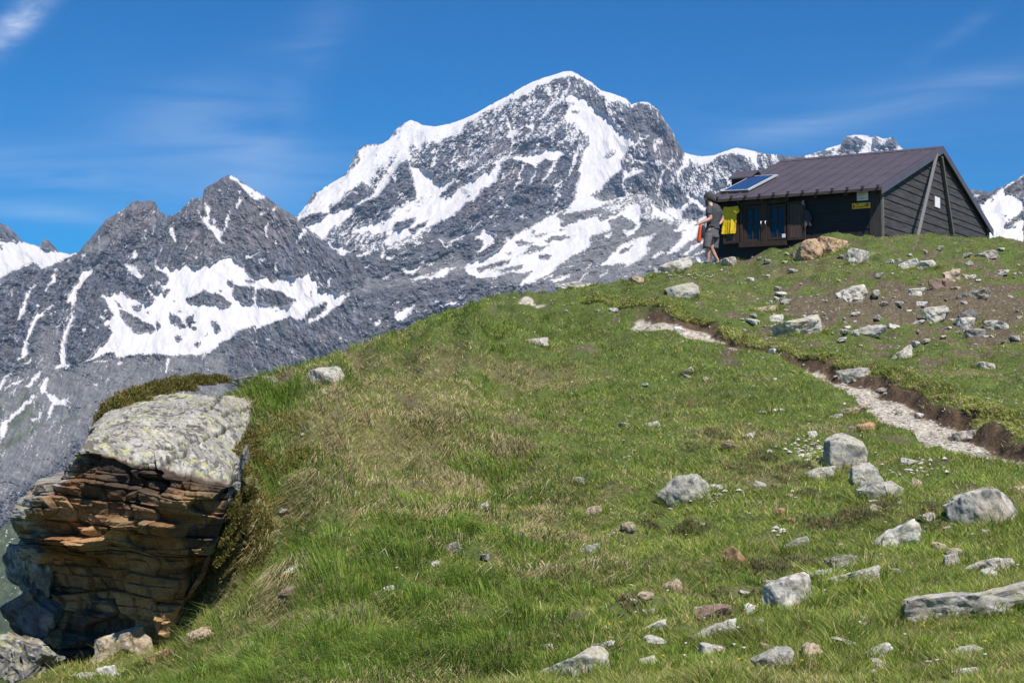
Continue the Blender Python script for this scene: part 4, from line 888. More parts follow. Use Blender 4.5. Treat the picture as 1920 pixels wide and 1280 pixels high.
def scatter(n, u0=-60, u1=1990, y0=6, y1=43, rg_=r_):
    u = rg_.uniform(u0, u1, n); y = np.exp(rg_.uniform(math.log(y0), math.log(y1), n)); return (u-960)/F*y, y
X, Y = scatter(260000, 950, 1990, 12, 43)
m = r_.random(len(X)) < samp(PATHC, X, Y)*.16+samp(SOIL, X, Y)*.05*(Y > 18)+.010*(samp(SD, X, Y) > 0)*(X > 3)+.0035*(samp(SD, X, Y) < -.5)*(X > .5)
X, Y = X[m], Y[m]; chips('gravel', 'pale stone chips on the worn path and trampled soil', (X, Y, r_.uniform(.006, .024, len(X))*(1+1.0*(r_.random(len(X)) < .12))), ['pale','white','grey','tan'], 61)
xs, ys, ss = [], [], []
for (u, v, ru, rv, n) in ((1560,862,60,16,46),(1530,838,50,14,26),(1735,880,50,18,26),(1690,892,40,14,14),(1330,935,40,14,40),(1460,1000,16,6,12),(1500,850,40,16,40),(1290,515,60,10,40),(1500,610,60,30,40)):
    for _ in range(n):
        g = ground(u+r_.normal()*ru*.6, v+r_.normal()*rv*.6); xs.append(g.x); ys.append(g.y); ss.append(r_.uniform(.008, .035)*(1.6 if r_.random() < .12 else 1))
chips('quartz_chips', 'clusters of bright white quartz chips in the turf', (np.array(xs), np.array(ys), np.array(ss)), ['white'], 62, .02)
# ================================================================ grass and ground shrubs
gm, nt, b = new_mat('grass blades')
at = nd(nt, 'ShaderNodeAttribute', attribute_name='Col'); nt.links.new(at.outputs['Color'], b.inputs['Base Color'])
b.inputs['Roughness'].default_value = .65; b.inputs['Specular IOR Level'].default_value = .25
tr = nd(nt, 'ShaderNodeBsdfTranslucent'); nt.links.new(at.outputs['Color'], tr.inputs['Color'])
ms = nd(nt, 'ShaderNodeMixShader'); ms.inputs[0].default_value = .35
nt.links.new(b.outputs[0], ms.inputs[1]); nt.links.new(tr.outputs[0], ms.inputs[2]); nt.links.new(ms.outputs[0], nt.nodes['Material Output'].inputs['Surface'])
ROCKM = np.zeros(G.shape, bool)
for (rx, ry, ra, rb, an) in ROCKF:
    i0, i1 = int((ry-max(ra, rb)-GY0)/GS), int((ry+max(ra, rb)-GY0)/GS)+2; j0, j1 = int((rx-max(ra, rb)-GX0)/GS), int((rx+max(ra, rb)-GX0)/GS)+2
    i0, j0 = max(i0, 0), max(j0, 0)
    dx = XX[i0:i1, j0:j1]-rx; dy = YY[i0:i1, j0:j1]-ry; c_, s_ = math.cos(an), math.sin(an)
    ROCKM[i0:i1, j0:j1] |= ((dx*c_+dy*s_)/ra)**2+((-dx*s_+dy*c_)/rb)**2 < 1
gzx = np.gradient(G, GS, axis=1); gzy = np.gradient(G, GS, axis=0)
def blades(name, X, Y, H, W, lean, lz, col, seg2=True):
    """X,Y base; H height; W half width; lean (n,2) horizontal reach of the tip; lz drop of the tip"""
    n = len(X); r_ = np.random.default_rng(len(name)+n); Z = hgt(X, Y)-.006
    a = r_.uniform(0, math.pi, n); px, py = np.cos(a)*W, np.sin(a)*W*.6
    B0 = np.stack([X-px, Y-py, Z], -1); B1 = np.stack([X+px, Y+py, Z], -1)
    T = np.stack([X+lean[:,0], Y+lean[:,1], Z+H-lz], -1)
    if seg2:
        Mx, My, Mz = X+lean[:,0]*.36, Y+lean[:,1]*.36, Z+H*.66
        M0 = np.stack([Mx-px*.8, My-py*.8, Mz], -1); M1 = np.stack([Mx+px*.8, My+py*.8, Mz], -1)
        V = np.stack([B0, B1, M0, M1, T], 1).reshape(-1, 3); k = 5
        Fa = (np.array([[0,1,3],[0,3,2],[2,3,4]])[None]+np.arange(n)[:, None, None]*5).reshape(-1, 3)
    else:
        V = np.stack([B0, B1, T], 1).reshape(-1, 3); k = 3; Fa = np.arange(n*3).reshape(-1, 3)
    return np_mesh(name, V, Fa, np.repeat(np.clip(col, .004, .8), k, 0), smooth=False)
def gcol(n, dry, r_, X, Y):
    g = np.array([[.19,.28,.045],[.25,.33,.065],[.14,.22,.042],[.32,.35,.095]])[r_.integers(0, 4, n)]
    d = np.array([[.58,.48,.30],[.46,.38,.24],[.62,.54,.37],[.34,.27,.17]])[r_.integers(0, 4, n)]
    m = (r_.random(n) < dry)[:, None]
    c = np.where(m, d, g)*r_.uniform(.7, 1.3, n)[:, None]
    c[:, 2] *= .78; c[:, :2] *= 1.06
    return c*(1+.30*fb(X*.8, Y*.8, 301, 3)[:, None]+.34*fb(X*4.5, Y*4.5, 312, 3)[:, None])
r_ = np.random.default_rng(909)
BILS = (('brown bilberry patch above the thin grey slab of the lower turf', ((1560,985,60,18,3600),(1610,968,50,16,3000),(1650,955,44,14,2400),(1520,1000,36,14,1800))),
    ('bilberry patch spreading left of the cream block', ((1400,1100,50,16,3000),(1450,1072,54,16,3200),(1500,1058,50,14,2800),(1370,1120,40,14,2000))),
    ('dark bilberry clump under the long dark-ended rock', ((1250,972,48,16,3000),(1290,985,40,14,2200),(1225,990,30,12,1400))),
    ('bilberry patch around the white chips and cream stone', ((1480,880,50,14,2600),(1440,905,40,12,1800),(1520,925,40,12,1800),(1430,860,40,12,1600))),
    ('bilberry patch on the turf left of the dull reddish stone', ((1300,840,34,10,1500),(1345,815,30,10,1200),(1400,880,40,10,1500))),
    ('low dark shrub patch on the shoulder right of the cream-brown upright stone', ((1760,960,40,12,1800),(1730,985,36,12,1500))),
    ('dark leafy patch in the turf below the walking path start', ((1150,640,40,9,1400),(1090,660,34,8,1100))),
    ('brownish shrub patch low on the slope beside the tan wedge', ((1180,1130,44,14,2200),(1230,1140,40,14,1800))))
SHRM = np.zeros(G.shape, bool)
for _l, _q in BILS:
    for (_u, _v, _w2, _h2, _n) in _q:
        _p = ground(_u, _v); _s = _p.y/F; _a = _w2*_s; i0 = int((_p.y-_a*1.5-GY0)/GS); i1 = int((_p.y+_a*1.5-GY0)/GS)+1; j0 = int((_p.x-_a-GX0)/GS); j1 = int((_p.x+_a-GX0)/GS)+1
        SHRM[i0:i1, j0:j1] |= ((XX[i0:i1, j0:j1]-_p.x)/_a)**2+((YY[i0:i1, j0:j1]-_p.y)/_a/1.4)**2 < .75+.9*fb(XX[i0:i1, j0:j1]*4, YY[i0:i1, j0:j1]*4, 7, 3)
# --- short turf everywhere
X, Y = scatter(NT_, -120, 2040, 6.0, 46, r_)
so = samp(SOIL, X, Y); pa = samp(PATHM, X, Y); ba = samp(BANKM, X, Y); dr = samp(DRY, X, Y)
keep = r_.random(len(X)) < (1-.93*so)*(1-sst(.1, .5, pa))*(1-.75*ba)*(.72+.28*sst(-.4, .3, fb(X*1.7, Y*1.7, 302, 3)))
keep &= ~(samp(SHRM, X, Y) & (r_.random(len(X)) < .88)); keep &= ~samp(ROCKM, X, Y); keep &= X > -.30*Y-.2
keep &= ~((samp(SS, X, Y) < 1.3) & (np.abs(samp(SD, X, Y)) < .5) & (r_.random(len(X)) < .9)); keep &= ~((X > 10.0) & (Y > 43.6)) & ~((X > 5.6) & (Y > 46.5))
X, Y, dr, ba = X[keep], Y[keep], dr[keep], ba[keep]; n0 = len(X)
ex, ey = [], []
for (rx, ry, ra, rb, an_) in ROCKF[:len(BIG)]:        # taller blades crowd the foot of every big stone
    if samp(SOIL, np.array([rx]), np.array([ry]))[0] > .5: continue
    m_ = int(np.clip(900*(ra+rb), 60, 420)); th = r_.uniform(-math.pi*1.08, .08*math.pi, m_); q_ = r_.uniform(1.0, 1.42, m_)
    ex.append(rx+np.cos(th)*ra*1.15*q_); ey.append(ry+np.sin(th)*rb*1.15*q_-.01)
ex, ey = np.concatenate(ex), np.concatenate(ey); kq = (samp(PATHM, ex, ey) < .1); ex, ey = ex[kq], ey[kq]
X, Y = np.concatenate([X, ex]), np.concatenate([Y, ey]); dr = np.concatenate([dr, samp(DRY, ex, ey)]); ba = np.zeros(len(X)); n = len(X); foot = np.arange(n) >= n0
right = sst(-1, 2, samp(SD, X, Y))*(X > -1)
H = r_.uniform(.5, 1.45, n)*(.038-.013*right)*(.75+.75*sst(-.3, .5, fb(X*4.5, Y*4.5, 311, 2)))*(1+1.3*foot)*(1+.5*sst(0, .5, fb(X*.9, Y*.9, 303, 2))); W = .00092*Y**.62*(.8+.5*r_.random(n))
gx_, gy_ = samp(gzx, X, Y), samp(gzy, X, Y)
lean = np.stack([-gx_*.2*H+r_.normal(size=n)*H*.75-.14*H, -gy_*.3*H+r_.normal(size=n)*H*.6], -1)
col = gcol(n, .17+.42*dr+.10*right, r_, X, Y)
tag(link('turf_grass', blades('turf_grass', X, Y, H, W, lean, H*.05, col, False), gm), 'short mixed green and straw turf covering the slope', 'grass', kind='stuff')
# --- tussocks of long fescue, combed down the slope
nc = 5400
cx_, cy_ = scatter(nc, -60, 1990, 7.5, 36, r_)
cu, cv = proj(cx_, cy_, hgt(cx_, cy_))
left = np.clip(1.15-sst(700, 1500, cu+ (cv-700)*.25), .05, 1)
nearb = ((cx_ > -4.6) & (cx_ < -1.9) & (cy_ > 9.8) & (cy_ < 13.4) & (cx_ < -2.0+.0*cy_))
pz = left*(1-.85*nearb)*(1-samp(SOIL, cx_, cy_))*(samp(SD, cx_, cy_) < -.15)*(~samp(ROCKM, cx_, cy_))*(cx_ > -.27*cy_)
pz = pz*(.35+.65*sst(-.3, .3, fb(cx_*.6, cy_*.6, 305, 2)))
pz = np.maximum(pz, .10*(samp(SD, cx_, cy_) > .4)*(samp(SOIL, cx_, cy_) < .3)*(~samp(ROCKM, cx_, cy_))*(cy_ < 42))
pz = pz*~((samp(SS, cx_, cy_) < 1.4) & (samp(SS, cx_, cy_) > .05) & (np.abs(samp(SD, cx_, cy_)) < .8)); pz = np.maximum(pz, .95*(~((cu > 960) & (cu < 1050) & (cv > 552)))*(np.abs(cv-np.interp(cu, SIL[:,0], SIL[:,1])) < 22)*(cu > 480)*(cu < 1290)*(cy_ < 36))
kk = r_.random(nc) < pz
cx_, cy_, left = cx_[kk], cy_[kk], left[kk]; nc = len(cx_)
size = r_.uniform(.45, 1.15, nc)*(.35+.65*left)*(1-.3*(cy_ > 17)); dryt = np.clip(samp(DRY, cx_, cy_)*.85+r_.normal(size=nc)*.34-.04, 0, .93)
Xs, Ys, Hs, Ws, Ls, Lz, Cs = [], [], [], [], [], [], []
for i in range(nc):
    s = size[i]; m = int(np.clip(NB_*s*s*1.3/(cy_[i]/11)**1.0, 30, 620)); R_ = .20*s*(1+.6*(r_.random() < .30))*r_.uniform(.8, 1.3)
    a = r_.uniform(0, 6.283, m); q = np.sqrt(r_.random(m))*R_
    x = cx_[i]+np.cos(a)*q; y = cy_[i]+np.sin(a)*q*1.1
    hgt_ = s*r_.uniform(.55, 1.15, m)*.20*(1-.35*(q/R_)**2)
    g0, g1 = float(samp(gzx, cx_[i:i+1], cy_[i:i+1])[0]), float(samp(gzy, cx_[i:i+1], cy_[i:i+1])[0]); gl = math.hypot(g0, g1)+.05
    dirx, diry = -.80*.8-.2*g0/gl, -.42*.8-.2*g1/gl
    wnd = r_.uniform(.35, .9); tw_ = r_.normal()*.45; dirx, diry = dirx*math.cos(tw_)-diry*math.sin(tw_), dirx*math.sin(tw_)+diry*math.cos(tw_); tb = r_.uniform(.62, 1.3)
    dm = r_.random(m) < dryt[i]
    rad = q/R_
    L = np.stack([hgt_*(np.cos(a)*rad*.8+dirx*wnd*(1+.6*dm)+r_.normal(size=m)*.16), hgt_*(np.sin(a)*rad*.8+diry*wnd*(1+.6*dm)+r_.normal(size=m)*.16)], -1)
    Xs.append(x); Ys.append(y); Hs.append(hgt_*(1-.25*dm)); Ls.append(L); Lz.append(hgt_*(.18+.36*dm+.28*rad*rad)); Ws.append(np.full(m, .00066*cy_[i]**.62)*r_.uniform(.7, 1.3, m))
    gsel = np.array([[.17,.29,.040],[.24,.34,.060],[.11,.20,.038],[.31,.36,.085]])[r_.integers(0, 4, m)]*r_.uniform(.8, 1.15)
    dsel = np.array([[.62,.51,.32],[.52,.42,.26],[.66,.57,.39],[.36,.28,.18]])[r_.integers(0, 4, m)]*r_.uniform(.8, 1.15)
    Cs.append(tb*np.array([1, 1, .85])*np.where(dm[:, None], dsel, gsel)*r_.uniform(.75, 1.25, m)[:, None])
X, Y, H, W = map(np.concatenate, (Xs, Ys, Hs, Ws)); L = np.concatenate(Ls); Lz = np.concatenate(Lz); Cc = np.concatenate(Cs)
print('tussocks', nc, 'blades', len(X), 'turf', n)
tag(link('tussock_grass', blades('tussock_grass', X, Y, H, W, L, Lz, Cc, True), gm), 'long tufted grass, green and straw-coloured, leaning down the slope', 'grass', kind='stuff')
# --- fringe of turf hanging over the bank
t = r_.uniform(2.2, len(_pp)-1.2, 26000); i = t.astype(int); f = t-i
bx = PATH[i,0]*(1-f)+PATH[i+1,0]*f; by = PATH[i,1]*(1-f)+PATH[i+1,1]*f
e = PATH[i+1]-PATH[i]; l = np.hypot(e[:,0], e[:,1]); nx, ny = -e[:,1]/l, e[:,0]/l
off = np.interp(t, [0,4,6,8,9.5,12,18], [.3,.5,.55,.5,.4,.7,.85])+r_.uniform(-.12, .30, len(t)); X = bx+nx*off; Y = by+ny*off
k = (samp(BANKM, X, Y) > .02)|(samp(SD, X, Y) > .3); k &= samp(PATHM, X, Y) < .1; X, Y, nx, ny = X[k], Y[k], nx[k], ny[k]; n = len(X)
H = r_.uniform(.03, .09, n); L = np.stack([-nx*H*.9+r_.normal(size=n)*H*.4, -ny*H*.9+r_.normal(size=n)*H*.4], -1)
tag(link('bank_grass', blades('bank_grass', X, Y, H, .0013*Y**.62*np.ones(n), L, H*.5, gcol(n, .4, r_, X, Y), True), gm), 'turf fringe hanging over the cut bank of the path', 'grass', kind='stuff')
# --- little flowers
xs, ys = scatter(2600, 300, 1980, 7, 30, r_); k = (samp(SOIL, xs, ys) < .2)&(samp(PATHM, xs, ys) < .1)&(r_.random(len(xs)) < .14+.5*np.exp(-((xs-1.2)/1.6)**2-((ys-17)/3)**2)); xs, ys = xs[k], ys[k]; n = len(xs)
V0 = np.array([[1,0,0],[0,1,0],[-1,0,0],[0,-1,0]], float); zz = hgt(xs, ys)+r_.uniform(.02, .07, n)
V = (V0[None]*r_.uniform(.004, .008, n)[:, None, None]*(1+ys/20)[:, None, None]+np.stack([xs, ys, zz], -1)[:, None]); V[:, [0,2], 2] += .006
tag(link('flowers', np_mesh('flowers', V.reshape(-1, 3), (np.array([[0,1,2],[0,2,3]])[None]+np.arange(n)[:, None, None]*4).reshape(-1, 3), np.repeat(np.where((r_.random(n) < .75)[:, None], [.75,.52,.03], [.8,.8,.8]), 4, 0)), gm), 'tiny yellow and white flowers dotting the turf', 'flowers', kind='stuff')

# --- dwarf juniper and bilberry: cushions of small needles and leaves
def shrub(name, label, spots, seed, cols, leaf=.013, cat='shrub', kind=None, surf=None, up_=1.0):
    """spots: (x, y, z, rx, ry, rz, n); leaves fill low domes"""
    q_ = np.random.default_rng(seed); VV, CC = [], []
    for (x, y, z, rx, ry, rz, n) in spots:
        d = q_.normal(size=(n, 3)); d /= np.linalg.norm(d, axis=1)[:, None]; d[:, 2] = np.abs(d[:, 2])
        rr = q_.uniform(.72, 1.05, n)*(1+.22*fb3(d*2.6+seed, seed, 3))
        p = d*rr[:, None]*np.array([rx, ry, rz])+np.array([x, y, z])
        if surf: p[:, 2] += hgt(p[:, 0], p[:, 1])-hgt(np.array([x]), np.array([y]))[0]
        kp = fb3(p*4.0, seed+9, 3) > -.12 if surf else np.ones(n, bool); d, p = d[kp], p[kp]; n = len(p)
        dirn = d*.7+q_.normal(size=(n, 3))*.5; dirn[:, 2] += .5*up_; dirn /= np.linalg.norm(dirn, axis=1)[:, None]
        sd = np.cross(dirn, q_.normal(size=(n, 3))); sd /= np.linalg.norm(sd, axis=1)[:, None]
        s = leaf*q_.uniform(.6, 1.3, n)[:, None]
        VV.append(np.stack([p-sd*s*.45, p+sd*s*.45, p+dirn*s*1.9], 1))
        cc = np.array(cols)[q_.integers(0, len(cols), n)]*q_.uniform(.7, 1.3, n)[:, None]*(1+.3*fb3(p*3.5, seed+4, 3))[:, None]
        CC.append(np.repeat(cc[:, None], 3, 1))
    V = np.concatenate(VV).reshape(-1, 3); c = np.concatenate(CC).reshape(-1, 3)
    return tag(link(name, np_mesh(name, V, np.arange(len(V)).reshape(-1, 3), np.clip(c, .005, .6)), gm), label, cat, kind=kind)
JUN = [(.20,.19,.045),(.15,.165,.045),(.27,.21,.055),(.11,.13,.035),(.32,.23,.08)]
BIL = [(.20,.18,.07),(.26,.17,.10),(.17,.24,.06),(.30,.21,.13),(.14,.17,.055),(.22,.26,.08)]
rj = random.Random(5)
def dom(u, v, Y, w, h, n):   # a dome centred at a pixel at depth Y
    p = pt(u, v, Y); s = Y/F; return (p.x, p.y, p.z, w*s, w*s*1.1, h*s, n)
sp = [dom(u, v, Y, w, h, n) for u, v, Y, w, h, n in ((200,800,13.6,22,32,3600),(222,778,13.9,32,32,5200),(252,762,14.2,38,32,5600),(292,746,14.7,40,28,5600),(330,733,15.0,38,24,4800),(368,722,15.3,34,18,3600),(405,718,15.5,30,14,2400),(240,798,14.1,20,12,1400))]
shrub('juniper', 'dwarf juniper mat draped over the back edge of the great boulder', sp, 41, JUN)
def gd(u, v, w, h, n):
    p = ground(u, v); s = p.y/F; return (p.x, p.y, p.z-.02, w*s, w*s*1.5, h*s*.8, n)
sp = [gd(u, v, w, h, n) for u, v, w, h, n in ((452,872,34,30,4200),(448,905,30,30,3600),(474,838,34,26,3200),(500,860,44,22,3000),(540,880,40,22,2600),(480,830,40,18,2200),(530,835,44,18,2200),(450,850,30,18,1500),(580,860,34,16,1400))]
shrub('juniper', 'spreading juniper cushion at the upper right shoulder of the great boulder', sp, 42, JUN, surf=True)
sp = [dom(*q) for q in ((462,880,12.6,30,40,3600),(456,925,12.35,34,44,4200),(446,975,12.4,34,40,4200),(434,1020,12.45,32,40,3600),(418,1062,12.5,26,34,3000))]+[gd(u, v, w, h, n) for u, v, w, h, n in ((428,965,30,38,3600),(428,1020,30,40,3600),(420,1060,26,30,2600),(440,1000,32,34,3000),(470,940,40,26,2800),(480,985,40,26,2600),(445,1030,34,30,2200),(510,960,32,20,1500),(490,1020,30,20,1400))]
shrub('juniper', 'lower juniper cushion hanging beside the right edge of the dark rock face', sp, 43, JUN, surf=True)
for k_, (lab, L_) in enumerate(BILS):
    shrub('bilberry', lab, [gd(*q) for q in L_], 60+k_, BIL, leaf=.014, surf=True)
'''(('brown bilberry patch above the thin grey slab of the lower turf', ((1560,985,60,18,2600),(1610,968,50,16,2200),(1650,955,44,14,1800),(1520,1000,36,14,1200))),
    ('bilberry patch spreading left of the cream block', ((1400,1100,50,16,2200),(1450,1072,54,16,2400),(1500,1058,50,14,2000),(1370,1120,40,14,1500))),
    ('dark bilberry clump under the long dark-ended rock', ((1250,972,48,16,2200),(1290,985,40,14,1600),(1225,990,30,12,1000))),
    ('bilberry patch around the white chips and cream stone', ((1480,880,50,14,2000),(1440,905,40,12,1400),(1520,925,40,12,1400),(1430,860,40,12,1200))),
    ('bilberry patch on the turf left of the dull reddish stone', ((1300,840,34,10,1100),(1345,815,30,10,900),(1400,880,40,10,1100))))):
    shrub('bilberry', lab, [gd(*q) for q in L_], 60+k_, BIL, leaf=.012, surf=True)'''
# ================================================================ the wooden hut
HX0, HY0 = float(ray(1652, 400)[0])*43.2, 43.2
HB = 3.80
HA = math.atan2(-.523, .852)
LXv = Vector((math.cos(HA), math.sin(HA), 0)); LYv = Vector((-math.sin(HA), math.cos(HA), 0)); HO = Vector((HX0, HY0, HB))
def hut_on(u, v, pp, pn):
    """local point where the ray through a pixel meets the local plane (pp, pn)"""
    a, b_ = ray(u, v); d = Vector((float(a), 1, float(b_)))
    ol = Vector((-HO.dot(LXv), -HO.dot(LYv), -HO.z)); dl = Vector((d.dot(LXv), d.dot(LYv), d.z)); pn = Vector(pn)
    t = (Vector(pp)-ol).dot(pn)/dl.dot(pn); return ol+dl*t
wall = lambda u, v, y=-.03: hut_on(u, v, (0, y, 0), (0, 1, 0))
hut = empty('wooden_hut', HO, 'dark wooden mountain hut with a brown metal roof on the grassy crest', 'hut', HA)
def wood(name, col, rough=.75, grain=(1,1,12), var=.35):
    m = simple(name, col, rough, var, 3.0, .35, stretch=grain); return m
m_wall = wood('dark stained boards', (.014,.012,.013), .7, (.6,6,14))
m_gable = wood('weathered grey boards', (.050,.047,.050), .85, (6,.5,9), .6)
m_post = wood('weathered post', (.125,.115,.110), .85, (14,14,1.2))
m_beam = wood('silver grey beam', (.17,.165,.165), .85, (14,14,1.0), .25)
m_trim = wood('brown window wood', (.042,.025,.019), .7, (14,14,1.5))
m_roof, nt, b = new_mat('brown sheet metal')
tc = nd(nt, 'ShaderNodeTexCoord'); no = nd(nt, 'ShaderNodeTexNoise', Scale=1.6, Detail=4.0); nt.links.new(tc.outputs['Object'], no.inputs['Vector'])
rr_ = ramp(nt, no.outputs[0], [(.3, (.105,.084,.092)), (.7, (.130,.106,.114))]); nt.links.new(rr_.outputs[0], b.inputs['Base Color']); b.inputs['Roughness'].default_value = .42; b.inputs['Metallic'].default_value = .15
m_metal = simple('zinc', (.62,.63,.64), .45, .08, 6, 0, .3); m_black = simple('black iron', (.02,.02,.02), .5)
m_white = simple('white paper', (.80,.82,.84), .6, .04); m_ink = simple('ink', (.04,.04,.05), .7, .0)
m_glass, nt, b = new_mat('window glass'); b.inputs['Base Color'].default_value = (.012,.02,.035,1); b.inputs['Roughness'].default_value = .08; b.inputs['Specular IOR Level'].default_value = .45
L_ = 5.22; EY, EZ = -.36, 2.17; RY = 6.08; RZ = 4.24; BY = 12.5; BZ = 2.13; sl = (RZ-EZ)/(RY-EY)
roof_z = lambda y: EZ+(y-EY)*sl if y < RY else RZ-(y-RY)*(RZ-BZ)/(BY-RY)
# walls
def clap(x0, x1, y, zs, th=.028):
    mb = MB()
    for z0, z1 in zip(zs[:-1], zs[1:]):
        mb.add([(x0,y-th,z0),(x1,y-th,z0),(x1,y-.006,z1+.004),(x0,y-.006,z1+.004),(x0,y+.05,z0),(x1,y+.05,z0),(x1,y+.05,z1+.004),(x0,y+.05,z1+.004)], [(0,1,2,3),(0,4,5,1),(3,2,6,7),(1,5,6,2),(0,3,7,4),(4,7,6,5)])
    return mb
wz = [float(wall(1560, v).z) for v in (480,463,448.5,432.5,416,399,381.5,364)]; wz = [-.1, .0]+[z for z in wz if z > .12]+[EZ+.08]
wz = sorted(set(round(z, 3) for z in wz))
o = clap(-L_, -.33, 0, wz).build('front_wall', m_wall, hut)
mb = MB(); mb.box((-.33, -.035, -.1), (.33, 0, 0), (0, .08, 0), (0, 0, 2.3)); mb.build('corner_board', wood('dark corner board', (.045,.038,.036), .75, (14,14,1.2)), hut)
# gable: boards cut along the roof slope
mb = MB(); zc = -.15; rg_ = random.Random(3)
while zc < RZ:
    hh = rg_.choice([.20,.23,.25,.25,.28]); z0, z1 = zc, min(zc+hh, RZ-.1)
    def yr(z):
        y0 = 0 if z < EZ+.36*sl-.03 else EY+(z+.05-EZ)/sl; y1 = BY-.3 if z < BZ+.05 else BY-(z+.05-BZ)*(BY-RY)/(RZ-BZ)
        return max(0, y0), min(BY-.35, y1)
    a0, a1 = yr(z0); b0, b1 = yr(z1)
    if b1-b0 < .05: break
    th = .03; mb.add([(th,a0,z0),(th,a1,z0),(.008,b1,z1+.003),(.008,b0,z1+.003),(-.05,a0,z0),(-.05,a1,z0),(-.05,b1,z1+.003),(-.05,b0,z1+.003)], [(0,1,2,3),(0,4,5,1),(3,2,6,7),(1,5,6,2),(0,3,7,4),(4,7,6,5)])
    zc += hh
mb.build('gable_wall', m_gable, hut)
mb = MB(); mb.add([(-L_,0,-.1),(-L_,BY-.4,-.1),(-L_,BY-.4,BZ),(-L_,RY,RZ-.06),(-L_,0,EZ+.06),(-L_+.1,0,-.1),(-L_+.1,BY-.4,-.1),(-L_+.1,BY-.4,BZ),(-L_+.1,RY,RZ-.06),(-L_+.1,0,EZ+.06)], [(0,1,2,3,4),(5,9,8,7,6),(0,5,6,1),(4,3,8,9),(0,4,9,5),(3,2,7,8),(1,6,7,2)])
mb.box((-L_, BY-.45, -.1), (L_, 0, 0), (0, .08, 0), (0, 0, BZ+.1)); mb.build('rear_wall', m_wall, hut)
mb = MB(); mb.box((.0, -.04, -.1), (.06, 0, 0), (0, .16, 0), (0, 0, EZ+.12)); mb.build('corner_post', m_post, hut, bevel=.008)
mb = MB(); mb.box((.0, BY-.46, -.1), (.07, 0, 0), (0, .26, 0), (0, 0, BZ+.04)); mb.build('corner_post', m_gable, hut, bevel=.008)
# roof
XR, XL = .13, -L_-.13
def slab(y0, z0, y1, z1, t=.07):
    mb = MB(); mb.add([(XL,y0,z0-t),(XR,y0,z0-t),(XR,y1,z1-t),(XL,y1,z1-t),(XL,y0,z0),(XR,y0,z0),(XR,y1,z1),(XL,y1,z1)], [(0,1,2,3),(4,7,6,5),(0,4,5,1),(1,5,6,2),(2,6,7,3),(3,7,4,0)]); return mb
roof = slab(EY, EZ, RY, RZ).build('roof', m_roof, hut)
slab(BY, BZ, RY, RZ-.001).build('roof', m_roof, hut)
seam_x = [XR-.10-.455*k for k in range(0, 12)]
mb = MB()
for x in seam_x:
    mb.add([(x-.014,EY-.01,EZ),(x+.014,EY-.01,EZ),(x+.014,RY-.12,RZ-.04),(x-.014,RY-.12,RZ-.04),(x-.010,EY-.01,EZ+.045),(x+.010,EY-.01,EZ+.045),(x+.010,RY-.12,RZ+.005),(x-.010,RY-.12,RZ+.005)], [(0,3,2,1),(4,5,6,7),(0,1,5,4),(1,2,6,5),(2,3,7,6),(3,0,4,7)])
mb.build('standing_seams', m_roof, roof)
mb = MB()
for x in seam_x:
    mb.box((x-.03, EY-.06, EZ-.02), (.06, 0, 0), (0, .10, 0), (0, 0, .045)); mb.tube([(x-.05, EY-.03, EZ+.055), (x+.05, EY-.03, EZ+.065)], .016, 6)
mb.build('seam_clips', m_black, roof)
mb = MB(); mb.add([(XL,RY-.22,RZ-.055),(XR+.02,RY-.22,RZ-.055),(XR+.02,RY,RZ+.04),(XL,RY,RZ+.04),(XR+.02,RY+.2,RZ-.05),(XL,RY+.2,RZ-.05)], [(0,1,2,3),(3,2,4,5),(0,3,5),(1,4,2),(0,5,4,1)]); mb.build('ridge_cap', m_roof, hut)
def verge(x, y0, z0, y1, z1, h0=.2, top=.03, w=.03):
    mb = MB(); mb.add([(x,y0,z0-h0),(x+w,y0,z0-h0),(x+w,y1,z1-h0),(x,y1,z1-h0),(x,y0,z0+top),(x+w,y0,z0+top),(x+w,y1,z1+top),(x,y1,z1+top)], [(0,1,2,3),(4,7,6,5),(0,4,5,1),(1,5,6,2),(2,6,7,3),(3,7,4,0)]); return mb
for x in (XR, XL-.03):
    verge(x, EY-.02, EZ, RY, RZ).build('verge_board', m_roof, hut); verge(x+.002, BY+.02, BZ, RY+.0, RZ-.001).build('verge_board', m_roof, hut)
mb = MB(); mb.box((XL, EY-.025, EZ-.085), (XR-XL-.001, 0, 0), (0, .02, 0), (0, 0, .083)); mb.build('eaves_trim', wood('drip edge', (.075,.055,.045), .6), hut)
for u in (1386, 1431, 1478, 1531, 1587, 1640):
    x = float(wall(u, 360, -.2).x); mb = MB(); mb.add([(x-.045,-.31,EZ-.17),(x+.045,-.31,EZ-.17),(x+.045,.0,EZ-.10),(x-.045,.0,EZ-.10),(x-.045,-.31,EZ-.055),(x+.045,-.31,EZ-.055),(x+.045,.0,EZ+.04),(x-.045,.0,EZ+.04)], [(0,1,2,3),(4,7,6,5),(0,4,5,1),(1,5,6,2),(2,6,7,3),(3,7,4,0)]); mb.build('rafter_end', m_trim, hut)
